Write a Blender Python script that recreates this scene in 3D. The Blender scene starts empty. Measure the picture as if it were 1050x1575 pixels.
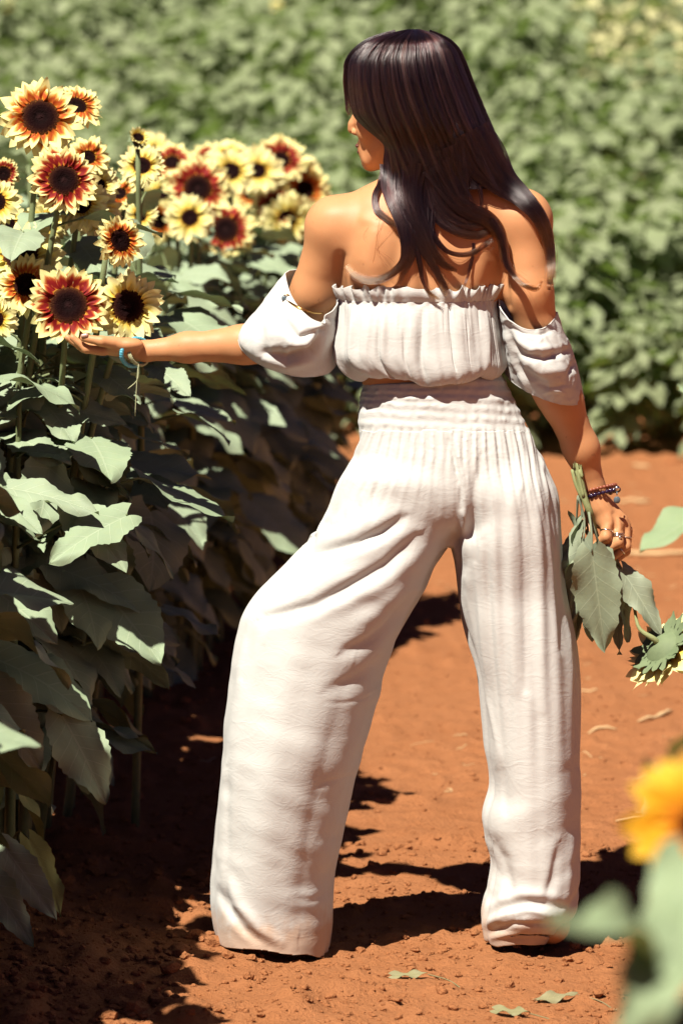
import bpy, math, random
import numpy as np
from mathutils import Vector, Matrix, noise as mnoise
random.seed(7); rng = np.random.default_rng(7)
PI = math.pi
scene = bpy.context.scene
COL = scene.collection

# ------------------------------------------------------------------ camera, sun, sky, exposure
FPX = 6880.0; PITCH = 0.1194; CAM = np.array([0.0, 0.0, 1.75])
FW = np.array([0, math.cos(PITCH), -math.sin(PITCH)]); UPV = np.array([0, math.sin(PITCH), math.cos(PITCH)])
cam_d = bpy.data.cameras.new('camera'); cam = bpy.data.objects.new('camera', cam_d); COL.objects.link(cam)
scene.camera = cam
cam.location = CAM; cam.rotation_euler = (PI/2-PITCH, 0, 0)
cam_d.sensor_fit = 'VERTICAL'; cam_d.sensor_height = 36.0; cam_d.lens = 36.0*FPX/1575.0
cam_d.clip_start = 0.1; cam_d.clip_end = 2000
cam_d.dof.use_dof = True; cam_d.dof.focus_distance = 8.0; cam_d.dof.aperture_fstop = 4.9

SUN_AZ = math.radians(34); SUN_EL = math.radians(59)
SUN = Vector((-math.sin(SUN_AZ)*math.cos(SUN_EL), -math.cos(SUN_AZ)*math.cos(SUN_EL), math.sin(SUN_EL)))
sd = bpy.data.lights.new('sun', 'SUN'); sd.energy = 5.0; sd.angle = math.radians(0.55); sd.color = (1.0, 0.93, 0.82)
so = bpy.data.objects.new('sun', sd); COL.objects.link(so); so.rotation_euler = SUN.to_track_quat('Z', 'Y').to_euler()
so.location = (0, 0, 30)
world = bpy.data.worlds.new('World'); scene.world = world; world.use_nodes = True
wn = world.node_tree.nodes; wl = world.node_tree.links
sky = wn.new('ShaderNodeTexSky'); sky.sky_type = 'NISHITA'; sky.sun_disc = False
sky.air_density = .5; sky.dust_density = .2; sky.sun_elevation = SUN_EL; sky.sun_rotation = math.atan2(SUN.x, SUN.y)
tint = wn.new('ShaderNodeMix'); tint.data_type = 'RGBA'; tint.blend_type = 'MULTIPLY'; tint.inputs[0].default_value = 1.0
tint.inputs[7].default_value = (0.58, 0.31, 0.40, 1)
wl.new(sky.outputs[0], tint.inputs[6]); wl.new(tint.outputs[2], wn['Background'].inputs[0])
wn['Background'].inputs[1].default_value = 0.05
scene.view_settings.view_transform = 'Standard'; scene.view_settings.look = 'None'
scene.view_settings.gamma = 1.0; scene.view_settings.use_curve_mapping = False
scene.view_settings.exposure = 0.92
scene.render.engine = 'CYCLES'
scene.cycles.use_denoising = True
scene.cycles.max_bounces = 8; scene.cycles.diffuse_bounces = 1; scene.cycles.glossy_bounces = 3
scene.cycles.transmission_bounces = 4; scene.cycles.transparent_max_bounces = 8

# ------------------------------------------------------------------ pixel <-> world
def W(px, py, dy=0.0, Y=8.0):
    u = (px-525.0)/FPX; v = (787.5-py)/FPX
    d = FW + v*UPV; d = np.array([u, d[1], d[2]])
    return CAM + d*((Y+dy)/d[1])
def Wn(px, py, Y):
    px = np.asarray(px, float); py = np.asarray(py, float); Y = np.asarray(Y, float)
    u = (px-525.0)/FPX; v = (787.5-py)/FPX
    dy = FW[1]+v*UPV[1]; dz = FW[2]+v*UPV[2]; t = Y/dy
    return np.stack([u*t, dy*t, CAM[2]+dz*t], -1)
def PX(p):
    d = np.asarray(p, float)-CAM; z = d@FW
    return 525.0+FPX*d[..., 0]/z, 787.5-FPX*(d@UPV)/z
M8 = 8.0/FPX*1.0075          # metres per photo pixel at the woman
def G(px, py):               # ground point (z=0) under a pixel
    v = (787.5-py)/FPX; d = FW+v*UPV; t = -CAM[2]/d[2]
    return np.array([(px-525.0)/FPX*t, d[1]*t, 0.0])

# ------------------------------------------------------------------ object helpers
WLOC = {}                    # world origin of every object built (parents are never rotated)
def mesh_np(name, V, F, mats=(), parent=None, uv=None, midx=None, smooth=True, loc=None, cols=None):
    """V (n,3); F list of (m,k) int arrays of equal-length faces"""
    me = bpy.data.meshes.new(name)
    V = np.asarray(V, np.float32)
    if not isinstance(F, (list, tuple)): F = [F]
    F = [np.asarray(f, np.int64) for f in F if len(f)]
    pw = np.zeros(3) if parent is None else WLOC.get(parent.name, np.zeros(3))
    org = pw if loc is None else np.asarray(loc, float)
    V = V-org.astype(np.float32)
    me.vertices.add(len(V)); me.vertices.foreach_set('co', V.ravel())
    tot = sum(f.size for f in F); nf = sum(len(f) for f in F)
    me.loops.add(tot); me.polygons.add(nf)
    li = np.concatenate([f.ravel() for f in F]); me.loops.foreach_set('vertex_index', li.astype(np.int32))
    cnt = np.concatenate([np.full(len(f), f.shape[1]) for f in F]); st = np.concatenate([[0], np.cumsum(cnt)[:-1]])
    me.polygons.foreach_set('loop_start', st.astype(np.int32))
    try: me.polygons.foreach_set('loop_total', cnt.astype(np.int32))
    except Exception: pass
    me.polygons.foreach_set('use_smooth', np.full(nf, smooth))
    if midx is not None: me.polygons.foreach_set('material_index', np.asarray(midx, np.int32))
    if uv is not None:
        l = me.uv_layers.new(name='UVMap'); l.data.foreach_set('uv', np.asarray(uv, np.float32)[li].ravel())
    if cols is not None:
        a = me.color_attributes.new('tone', 'FLOAT_COLOR', 'POINT')
        c = np.ones((len(V), 4), np.float32); c[:, :3] = np.asarray(cols, np.float32).reshape(len(V), -1); a.data.foreach_set('color', c.ravel())
    for m in (mats if isinstance(mats, (list, tuple)) else [mats]): me.materials.append(m)
    me.update(calc_edges=True); me.validate()
    o = bpy.data.objects.new(name, me); COL.objects.link(o)
    o.location = [float(q) for q in org-pw]; WLOC[o.name] = org
    if parent is not None: o.parent = parent
    return o
def tag(o, label=None, cat=None, group=None, kind=None):
    if label: o['label'] = label
    if cat: o['category'] = cat
    if group: o['group'] = group
    if kind: o['kind'] = kind
    return o
def empty(name, loc, label, cat, group=None):
    o = bpy.data.objects.new(name, None); COL.objects.link(o); o.location = [float(q) for q in loc]
    o.empty_display_size = .1; WLOC[o.name] = np.asarray(loc, float)
    return tag(o, label, cat, group)

class MB:
    """collects vertices / faces / uvs of one mesh"""
    def __init__(s): s.v = []; s.f = {3: [], 4: []}; s.uv = []; s.c = []; s.n = 0
    def add(s, V, F, uv=None, c=1.0):
        V = np.asarray(V, float); F = np.asarray(F, int)
        s.v.append(V); s.f[F.shape[1]].append(F+s.n); s.uv.append(np.zeros((len(V), 2)) if uv is None else np.asarray(uv, float))
        s.c.append(np.broadcast_to(np.asarray(c, float).reshape(-1, 1) if np.ndim(c) else np.full((len(V), 1), c), (len(V), 1)))
        s.n += len(V)
    def grid(s, P, uv=None, c=1.0, closed=False):
        """P (a,b,3) lattice"""
        a, b = P.shape[:2]; I = np.arange(a*b).reshape(a, b)
        if closed: J = np.concatenate([I, I[:, :1]], 1)
        else: J = I
        F = np.stack([J[:-1, :-1], J[:-1, 1:], J[1:, 1:], J[1:, :-1]], -1).reshape(-1, 4)
        if uv is None:
            uu, vv = np.meshgrid(np.linspace(0, 1, a), np.linspace(0, 1, b), indexing='ij'); uv = np.stack([uu, vv], -1)
        s.add(P.reshape(-1, 3), F, uv.reshape(-1, 2), c if np.ndim(c) == 0 else np.asarray(c).reshape(-1))
    def tube(s, pts, rad, n=8, c=1.0, cap=True):
        pts = np.asarray(pts, float); m = len(pts); rad = np.broadcast_to(np.asarray(rad, float), (m,))
        T = np.gradient(pts, axis=0); T /= np.linalg.norm(T, axis=1, keepdims=True)+1e-12
        ref = np.array([0, 0, 1.0]) if abs(T[0][2]) < .9 else np.array([1.0, 0, 0])
        A = []; a = np.cross(T[0], ref); a /= np.linalg.norm(a)
        for i in range(m):
            a = a-T[i]*(a@T[i]); a /= np.linalg.norm(a)+1e-12; A.append(a.copy())
        A = np.array(A); B = np.cross(T, A); t = np.arange(n)/n*2*PI
        P = pts[:, None]+rad[:, None, None]*(np.cos(t)[None, :, None]*A[:, None]+np.sin(t)[None, :, None]*B[:, None])
        if cap:
            P = np.concatenate([np.repeat(pts[:1, None], n, 1), P, np.repeat(pts[-1:, None], n, 1)], 0)
        s.grid(P, c=c, closed=True)
    def build(s, name, mats, parent=None, loc=None, smooth=True):
        V = np.concatenate(s.v); F = [np.concatenate(f) for f in s.f.values() if f]
        return mesh_np(name, V, F, mats, parent, np.concatenate(s.uv), None, smooth, loc, np.concatenate(s.c))

def cubic(xs, ys, x):
    """monotone-ish Catmull interpolation"""
    xs = np.asarray(xs, float); ys = np.asarray(ys, float); x = np.clip(x, xs[0], xs[-1])
    m = np.gradient(ys, xs); i = np.clip(np.searchsorted(xs, x)-1, 0, len(xs)-2)
    h = xs[i+1]-xs[i]; t = (x-xs[i])/h
    return ((2*t**3-3*t**2+1)*ys[i]+(t**3-2*t**2+t)*h*m[i]+(-2*t**3+3*t**2)*ys[i+1]+(t**3-t**2)*h*m[i+1])
def curve(ctrl, n):
    ctrl = np.asarray(ctrl, float); t = np.concatenate([[0], np.cumsum(np.linalg.norm(np.diff(ctrl[:, :3], axis=0), axis=1)+1e-9)])
    x = np.linspace(0, t[-1], n)
    return np.stack([cubic(t, ctrl[:, k], x) for k in range(ctrl.shape[1])], -1)
def sstep(a, b, x):
    t = np.clip((np.asarray(x, float)-a)/(b-a), 0, 1); return t*t*(3-2*t)

# value noise in numpy
_T = rng.random(65536)*2-1
def vnoise(P, s=1.0, seed=0):
    P = np.asarray(P, float)*s+seed*17.31+1000; I = np.floor(P).astype(np.int64); f = P-I; f = f*f*f*(f*(f*6-15)+10)
    def h(a, b, c): return _T[((a*73856093) ^ (b*19349663) ^ (c*83492791)) & 65535]
    x, y, z = I[..., 0], I[..., 1], I[..., 2]; fx, fy, fz = f[..., 0], f[..., 1], f[..., 2]
    def L(a, b, t): return a+(b-a)*t
    return L(L(L(h(x, y, z), h(x+1, y, z), fx), L(h(x, y+1, z), h(x+1, y+1, z), fx), fy),
             L(L(h(x, y, z+1), h(x+1, y, z+1), fx), L(h(x, y+1, z+1), h(x+1, y+1, z+1), fx), fy), fz)
def fbm(P, s, o=4, seed=0, g=.5):
    r = 0; a = 1.0
    for k in range(o): r = r+a*vnoise(P, s*2**k, seed+k); a *= g
    return r

# ------------------------------------------------------------------ implicit surfaces (for bodies and garments)
def smin(a, b, k):
    h = np.clip(.5+.5*(b-a)/k, 0, 1); return b+(a-b)*h-k*h*(1-h)
def cone(a, b, ra, rb):
    a = np.asarray(a, float); b = np.asarray(b, float); ab = b-a; L2 = ab@ab
    def f(P):
        t = np.clip((P-a)@ab/L2, 0, 1); return np.linalg.norm(P-a-t[:, None]*ab, axis=1)-(ra+(rb-ra)*t)
    lo = np.minimum(a-ra, b-rb); hi = np.maximum(a+ra, b+rb); return f, lo, hi
def ell(c, r, R=None):
    c = np.asarray(c, float); r = np.asarray(r, float); R = np.eye(3) if R is None else np.asarray(R, float)
    def f(P):
        q = (P-c)@R.T; k0 = np.linalg.norm(q/r, axis=1); k1 = np.linalg.norm(q/r**2, axis=1)+1e-9; return k0*(k0-1)/k1
    m = r.max(); return f, c-m, c+m
def group(prims, k, margin=.05):
    lo = np.min([p[1] for p in prims], 0)-margin; hi = np.max([p[2] for p in prims], 0)+margin
    def f(P):
        d = np.full(len(P), 1.0); m = np.all((P > lo) & (P < hi), axis=1)
        if m.any():
            Q = P[m]; e = np.full(len(Q), 1.0)
            for g, l, h in prims:
                mm = np.all((Q > l-margin) & (Q < h+margin), axis=1)
                if mm.any(): e[mm] = smin(e[mm], g(Q[mm]), k)
            d[m] = e
        far = ~m
        if far.any():
            q = np.maximum(lo+margin-P[far], P[far]-hi+margin); d[far] = np.maximum(np.linalg.norm(np.maximum(q, 0), axis=1), margin)
        return d
    return f, lo, hi
def nets(f, lo, hi, h, B=8, slack=2.0, relax=1):
    """sparse surface nets of the zero set of f"""
    lo = np.asarray(lo, float); hi = np.asarray(hi, float); nb = np.ceil((hi-lo)/(h*B)).astype(int)
    bi = np.stack(np.meshgrid(*[np.arange(n) for n in nb], indexing='ij'), -1).reshape(-1, 3)
    cen = lo+(bi+.5)*h*B; d = f(cen); bi = bi[np.abs(d) < h*B*.87*slack]
    g = np.stack(np.meshgrid(*[np.arange(B+1)]*3, indexing='ij'), -1).reshape(-1, 3)
    off = np.array([[i, j, k] for i in (0, 1) for j in (0, 1) for k in (0, 1)])
    keys = []; pos = []; cor = []
    K = 1 << 20
    for s in range(0, len(bi), 400):
        bb = bi[s:s+400]; gi = bb[:, None]*B+g[None]; P = lo+gi.reshape(-1, 3)*h
        v = f(P).reshape(len(bb), B+1, B+1, B+1)
        c = np.stack([v[:, i:B+i, j:B+j, k:B+k] for i, j, k in off], -1)
        sg = c < 0; act = sg.any(-1) & ~sg.all(-1)
        w = np.argwhere(act); cv = c[act]; cell = bb[w[:, 0]]*B+w[:, 1:]
        keys.append((cell[:, 0]*K+cell[:, 1])*K+cell[:, 2]); cor.append(cv); pos.append(cell)
    keys = np.concatenate(keys); cor = np.concatenate(cor); cell = np.concatenate(pos)
    o = np.argsort(keys); keys = keys[o]; cor = cor[o]; cell = cell[o]
    acc = np.zeros((len(keys), 3)); cnt = np.zeros(len(keys))
    for a in range(8):
        for b in range(a+1, 8):
            if np.abs(off[a]-off[b]).sum() != 1: continue
            va, vb = cor[:, a], cor[:, b]; m = (va < 0) != (vb < 0)
            t = va[m]/(va[m]-vb[m]); acc[m] += off[a]+t[:, None]*(off[b]-off[a]); cnt[m] += 1
    V = lo+(cell+acc/cnt[:, None])*h
    quads = []
    def find(c):
        k = (c[:, 0]*K+c[:, 1])*K+c[:, 2]; i = np.clip(np.searchsorted(keys, k), 0, len(keys)-1); return i, keys[i] == k
    for ax, idx in ((0, 4), (1, 2), (2, 1)):
        m = (cor[:, 0] < 0) != (cor[:, idx] < 0); ids = np.nonzero(m)[0]; c = cell[ids]
        e1 = np.zeros(3, int); e2 = np.zeros(3, int); e1[(ax+1) % 3] = 1; e2[(ax+2) % 3] = 1
        i1, o1 = find(c-e1); i2, o2 = find(c-e1-e2); i3, o3 = find(c-e2); ok = o1 & o2 & o3
        q = np.stack([ids, i1, i2, i3], -1)[ok]; fl = (cor[ids, 0] < 0)[ok]
        q[~fl] = q[~fl][:, ::-1]; quads.append(q)
    F = np.concatenate(quads)
    for _ in range(relax): V = laplace(V, F, .5)
    return V, F
def laplace(V, F, a):
    s = np.zeros_like(V); c = np.zeros(len(V))
    for i in range(4):
        for j in (1, 3):
            for k in range(3): s[:, k] += np.bincount(F[:, i], V[F[:, (i+j) % 4], k], len(V))
            c += np.bincount(F[:, i], minlength=len(V))
    return V+a*(s/np.maximum(c, 1)[:, None]-V)
def normals(V, F):
    n = np.cross(V[F[:, 2]]-V[F[:, 0]], V[F[:, 3]]-V[F[:, 1]]); N = np.zeros_like(V)
    for i in range(4):
        for k in range(3): N[:, k] += np.bincount(F[:, i], n[:, k], len(V))
    return N/(np.linalg.norm(N, axis=1, keepdims=True)+1e-12)
def drape(V, F, ex_h, ex_v, lim, it=160, kb=.35, g=0.0, seed=0, amp=None):
    """lets surplus cloth buckle: edges grow by ex_h / ex_v, every vertex stays within lim of the form"""
    N = normals(V, F); base = V.copy(); x = V+N*amp[:, None]
    a = np.concatenate([F[:, [0, 1]], F[:, [1, 2]], F[:, [2, 3]], F[:, [3, 0]]]); a = np.unique(np.sort(a, 1), axis=0); dg = np.concatenate([F[:, [0, 2]], F[:, [1, 3]]])
    E = np.concatenate([a, dg]); i, j = E[:, 0], E[:, 1]; e = V[j]-V[i]; L = np.linalg.norm(e, axis=1)+1e-9; vz = (e[:, 2]/L)**2
    L0 = L*(1+(ex_h[i]+ex_h[j])*.5*(1-vz)+(ex_v[i]+ex_v[j])*.5*vz); n = len(V); deg = np.bincount(i, minlength=n)+np.bincount(j, minlength=n)
    nb_i, nb_j = a[:, 0], a[:, 1]; dn = np.maximum(np.bincount(nb_i, minlength=n)+np.bincount(nb_j, minlength=n), 1)
    for k in range(it):
        d = x[j]-x[i]; l = np.linalg.norm(d, axis=1)+1e-9; c = d*(.5*(l-L0)/l)[:, None]; acc = np.empty_like(x)
        for q in range(3): acc[:, q] = np.bincount(i, c[:, q], n)-np.bincount(j, c[:, q], n)
        x = x+acc/deg[:, None]*2.4; x[:, 2] -= g
        dd = x-base; s = np.empty_like(x)
        for q in range(3): s[:, q] = np.bincount(nb_i, dd[nb_j, q], n)+np.bincount(nb_j, dd[nb_i, q], n)
        Ld = s/dn[:, None]-dd
        for q in range(3): s[:, q] = np.bincount(nb_i, Ld[nb_j, q], n)+np.bincount(nb_j, Ld[nb_i, q], n)
        dd = dd-kb*(s/dn[:, None]-Ld)
        no = (dd*N).sum(1); t = dd-no[:, None]*N; tm = np.linalg.norm(t, axis=1)+1e-9
        no = np.clip(no, -lim, lim); t = t*np.minimum(1, (lim*1.2)/tm)[:, None]; x = base+t+no[:, None]*N
    return x
def seg_dist(px, py, pts):
    """distance (signed) and parameter of image points to a polyline"""
    best = np.full(px.shape, 1e9); sg = np.zeros(px.shape); tt = np.zeros(px.shape); n = len(pts)-1
    for i in range(n):
        (ax, ay), (bx, by) = pts[i], pts[i+1]; dx, dy = bx-ax, by-ay; L = dx*dx+dy*dy+1e-9
        t = np.clip(((px-ax)*dx+(py-ay)*dy)/L, 0, 1); ex, ey = px-ax-t*dx, py-ay-t*dy; d = np.hypot(ex, ey)
        m = d < best; best[m] = d[m]; sg[m] = np.sign(dx*ey-dy*ex)[m]; tt[m] = (i+t[m])/n
    return best, sg, tt
# ------------------------------------------------------------------ materials
class NT:
    def __init__(s, name):
        s.m = bpy.data.materials.new(name); s.m.use_nodes = True; s.t = s.m.node_tree; s.b = s.t.nodes['Principled BSDF']; s.out = s.t.nodes['Material Output']
    def n(s, typ, ins=None, **kw):
        x = s.t.nodes.new('ShaderNode'+typ)
        for k, v in kw.items(): setattr(x, k, v)
        for k, v in (ins or {}).items():
            if isinstance(v, bpy.types.NodeSocket): s.t.links.new(v, x.inputs[k])
            else: x.inputs[k].default_value = v
        return x
    def math(s, op, a, b=0.0, c=0.0, clamp=False):
        x = s.t.nodes.new('ShaderNodeMath'); x.operation = op; x.use_clamp = clamp
        for i, v in enumerate((a, b, c)):
            if isinstance(v, bpy.types.NodeSocket): s.t.links.new(v, x.inputs[i])
            else: x.inputs[i].default_value = v
        return x.outputs[0]
    def mix(s, f, a, b, mode='MIX'):
        x = s.t.nodes.new('ShaderNodeMix'); x.data_type = 'RGBA'; x.blend_type = mode
        for i, v in ((0, f), (6, a), (7, b)):
            if isinstance(v, bpy.types.NodeSocket): s.t.links.new(v, x.inputs[i])
            elif i == 0: x.inputs[0].default_value = v
            else: x.inputs[i].default_value = (*v, 1) if len(v) == 3 else v
        return x.outputs[2]
    def ramp(s, f, stops, interp='LINEAR'):
        x = s.t.nodes.new('ShaderNodeValToRGB'); s.t.links.new(f, x.inputs[0]); e = x.color_ramp.elements; x.color_ramp.interpolation = interp
        while len(e) < len(stops): e.new(.5)
        for q, (p, c) in zip(e, stops): q.position = p; q.color = (*c, 1) if len(c) == 3 else c
        return x.outputs[0]
    def noise(s, scale, detail=4, rough=.5, vec=None, dist=0.0):
        x = s.n('TexNoise', {'Scale': scale, 'Detail': detail, 'Roughness': rough, 'Distortion': dist})
        if vec is not None: s.t.links.new(vec, x.inputs['Vector'])
        return x.outputs['Fac']
    def geo(s): return s.n('NewGeometry').outputs['Position']
    def set(s, **kw):
        names = {'col': 'Base Color', 'rough': 'Roughness', 'spec': 'Specular IOR Level', 'sheen': 'Sheen Weight', 'sss': 'Subsurface Weight', 'metal': 'Metallic', 'trans': 'Transmission Weight', 'coat': 'Coat Weight'}
        for k, v in kw.items():
            i = s.b.inputs[names[k]]
            if isinstance(v, bpy.types.NodeSocket): s.t.links.new(v, i)
            else: i.default_value = (*v, 1) if k == 'col' else v
        return s
    def bump(s, h, dist=.001, strength=1.0):
        x = s.n('Bump', {'Height': h, 'Distance': dist, 'Strength': strength}); s.t.links.new(x.outputs[0], s.b.inputs['Normal']); return s
    def translucent(s, col, fac, backface_col=None):
        tr = s.n('BsdfTranslucent'); 
        if isinstance(col, bpy.types.NodeSocket): s.t.links.new(col, tr.inputs[0])
        else: tr.inputs[0].default_value = (*col, 1)
        mx = s.n('MixShader', {0: fac}); s.t.links.new(s.b.outputs[0], mx.inputs[1]); s.t.links.new(tr.outputs[0], mx.inputs[2])
        s.t.links.new(mx.outputs[0], s.out.inputs[0]); return s

def leaf_material(name, base, vein, yellow=(.30, .30, .05), transl=.10, field=False):
    m = NT(name); uv = m.n('UVMap').outputs[0]; sp = m.n('SeparateXYZ', {0: uv}); u, v = sp.outputs[0], sp.outputs[1]
    a = m.math('ABSOLUTE', m.math('MULTIPLY', m.math('SUBTRACT', v, .5), 2.0))
    ph = m.math('FRACT', m.math('MULTIPLY', m.math('SUBTRACT', u, m.math('MULTIPLY', m.math('POWER', a, .8), .22)), 7.0))
    side = m.math('LESS_THAN', m.math('ABSOLUTE', m.math('SUBTRACT', ph, .5)), m.math('SUBTRACT', .055, m.math('MULTIPLY', a, .035)))
    mid = m.math('LESS_THAN', a, .035)
    vf = m.math('MAXIMUM', side, mid)
    pos = m.geo(); n1 = m.noise(9, 4, .6, pos); n2 = m.noise(60, 3, .6, pos)
    tone = m.n('Attribute', attribute_name='tone').outputs['Fac']
    rnd = m.n('ObjectInfo').outputs['Random']
    c = m.mix(n1, [q*.78 for q in base], [q*1.18 for q in base])
    c = m.mix(m.math('MULTIPLY', vf, .62), c, vein)
    c = m.mix(m.math('MULTIPLY', m.math('SUBTRACT', n2, .45, clamp=True), .8), c, [base[0]*1.15, base[1]*1.05, base[2]*.8])
    c = m.mix(m.math('SUBTRACT', 1.0, tone, clamp=True), c, yellow)
    c = m.mix(m.math('MULTIPLY', rnd, .25), c, [base[0]*.7, base[1]*.85, base[2]*.6])
    h = m.math('ADD', m.math('MULTIPLY', vf, -.5), m.math('MULTIPLY', m.noise(140, 3, .6, pos), .6))
    m.set(col=c, rough=.62, spec=.22).bump(h, .0012, .7)
    m.translucent([base[0]*.9, base[1]*1.25, base[2]*.35], transl)
    return m.m

LEAF = leaf_material('leaf_green', (.27, .335, .225), (.38, .44, .31), transl=.03)
LEAF_CUT = leaf_material('leaf_wilted', (.25, .285, .20), (.38, .43, .30), transl=.05)
LEAF_FAR = leaf_material('leaf_far_green', (.26, .30, .17), (.32, .355, .21), yellow=(.66, .60, .32), transl=.26)
LEAF_NEAR = leaf_material('leaf_near_green', (.25, .32, .19), (.33, .38, .25), transl=.08)
def stem_material(name, a, b):
    m = NT(name); n = m.noise(40, 4, .6, m.geo()); m.set(col=m.mix(n, a, b), rough=.65, spec=.2).bump(m.noise(500, 2, .6, m.geo()), .0006); return m.m
STEM = stem_material('stem_green', (.10, .14, .06), (.22, .25, .12))
STEM_CUT = stem_material('cut_stem_green', (.17, .19, .08), (.32, .35, .16))
SEPAL = stem_material('sepal_green', (.11, .15, .08), (.20, .25, .13))
def petal_material(name, stops, transl=.22):
    m = NT(name); uv = m.n('UVMap').outputs[0]; sp = m.n('SeparateXYZ', {0: uv}); u, v = sp.outputs[0], sp.outputs[1]
    pos = m.geo(); tone = m.n('Attribute', attribute_name='tone').outputs['Fac']
    st = m.noise(1.0, 3, .6, m.n('VectorMath', {0: uv, 1: (3.0, 26.0, 1.0)}, operation='MULTIPLY').outputs[0])
    e = m.math('ABSOLUTE', m.math('SUBTRACT', v, .5))
    f = m.math('ADD', u, m.math('ADD', m.math('MULTIPLY', m.math('SUBTRACT', st, .5), .35), m.math('ADD', m.math('MULTIPLY', m.math('SUBTRACT', e, .12), .62), m.math('MULTIPLY', m.math('SUBTRACT', tone, 1.0), 1.0))), clamp=True)
    c = m.ramp(f, stops)
    m.set(col=c, rough=.6, spec=.15).bump(st, .0008, .6); m.translucent(c, transl); return m.m
CR = (.90, .83, .36); YL = (.88, .74, .18)
PET = {
 'red': petal_material('petal_wine_red', [(0, (.62, .36, .04)), (.13, (.55, .16, .02)), (.2, (.20, .010, .010)), (.46, (.26, .014, .012)), (.60, (.52, .14, .03)), (.74, CR), (1, CR)]),
 'bi': petal_material('petal_two_tone', [(0, (.70, .42, .04)), (.14, (.50, .12, .012)), (.34, (.42, .06, .014)), (.50, (.70, .34, .05)), (.64, CR), (1, CR)]),
 'yellow': petal_material('petal_cream_yellow', [(0, (.62, .28, .02)), (.14, (.74, .46, .05)), (.34, YL), (.6, CR), (1, (.84, .76, .38))]),
 'gold': petal_material('petal_golden', [(0, (.55, .12, .01)), (.25, (.80, .33, .02)), (.5, (.85, .46, .02)), (1, (.88, .58, .07))], .3)}
def disc_material():
    m = NT('seed_disc_brown'); uv = m.n('UVMap').outputs[0]; u = m.n('SeparateXYZ', {0: uv}).outputs[0]; pos = m.geo()
    vo = m.n('TexVoronoi', {'Scale': 420.0, 'Vector': pos}).outputs['Distance']
    n = m.noise(300, 3, .7, pos)
    c = m.ramp(u, [(0, (.022, .008, .008)), (.26, (.006, .002, .002)), (.6, (.010, .002, .002)), (.8, (.030, .008, .004)), (.93, (.09, .03, .008)), (1, (.40, .20, .02))])
    c = m.mix(m.math('MULTIPLY', m.math('GREATER_THAN', n, .62), m.math('MULTIPLY', m.math('POWER', u, 7.0), .6)), c, (.45, .22, .04))
    m.set(col=c, rough=.8, spec=.05).bump(vo, .0016, .8); return m.m
DISC = disc_material()

def cloth_material(name, dirt=False):
    m = NT(name); pos = m.geo()
    n = m.noise(2.2, 3, .5, pos); c = m.mix(n, (.585, .585, .555), (.64, .64, .61))
    wv = m.n('TexWave', {'Scale': 260.0, 'Distortion': 2.0, 'Detail': 1.0, 'Vector': pos}, bands_direction='Z').outputs['Fac']
    wx = m.n('TexWave', {'Scale': 260.0, 'Distortion': 2.0, 'Detail': 1.0, 'Vector': pos}, bands_direction='X').outputs['Fac']
    slub = m.noise(1.0, 3, .6, m.n('VectorMath', {0: pos, 1: (600.0, 600.0, 35.0)}, operation='MULTIPLY').outputs[0])
    wr = m.noise(17, 5, .62, m.n('VectorMath', {0: pos, 1: (1.2, 1.2, 2.4)}, operation='MULTIPLY').outputs[0], .9)
    wr = m.math('POWER', m.math('SUBTRACT', 1.0, m.math('ABSOLUTE', m.math('MULTIPLY', m.math('SUBTRACT', wr, .5), 4.0)), clamp=True), 3.0)
    h = m.math('ADD', m.math('MULTIPLY', m.math('ADD', wv, wx), .06), m.math('ADD', m.math('MULTIPLY', slub, .18), m.math('MULTIPLY', wr, .5)))
    dv = m.n('VectorMath', {0: pos, 1: m.n('VectorMath', {0: m.n('TexNoise', {'Scale': 5.0, 'Detail': 3.0, 'Vector': pos}).outputs['Color'], 1: (.16, .16, .16)}, operation='MULTIPLY').outputs[0]}, operation='ADD').outputs[0]
    ve = m.n('TexVoronoi', {'Scale': 9.0, 'Vector': m.n('VectorMath', {0: dv, 1: (1.0, 1.0, 1.8)}, operation='MULTIPLY').outputs[0]}, feature='DISTANCE_TO_EDGE').outputs['Distance']
    cr = m.math('SUBTRACT', 1.0, m.math('MULTIPLY', ve, 16.0), clamp=True); msk = m.math('MULTIPLY', m.math('SUBTRACT', m.noise(6, 2, .5, pos), .46, clamp=True), 9.0, clamp=True)
    zc = m.n('SeparateXYZ', {0: pos}).outputs[2]; lowm = m.math('ADD', .25, m.math('MULTIPLY', m.math('SUBTRACT', .62, zc), 4.0), clamp=True)
    h = m.math('ADD', h, m.math('MULTIPLY', m.math('MULTIPLY', cr, msk), m.math('MULTIPLY', lowm, .42)))
    if dirt:
        z = m.n('SeparateXYZ', {0: pos}).outputs[2]; d = m.math('SUBTRACT', m.math('ADD', .03, m.math('MULTIPLY', m.noise(30, 4, .6, pos), .09)), z)
        c = m.mix(m.math('MULTIPLY', m.math('MULTIPLY', d, 25.0, clamp=True), .6), c, (.5, .27, .13))
    m.set(col=c, rough=.75, spec=.12, sheen=.12).bump(h, .0013, .34)
    m.translucent((.60, .57, .52), .08); return m.m
CLOTH = cloth_material('cream_rayon'); CLOTH_D = cloth_material('cream_rayon_trousers', True)

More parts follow.
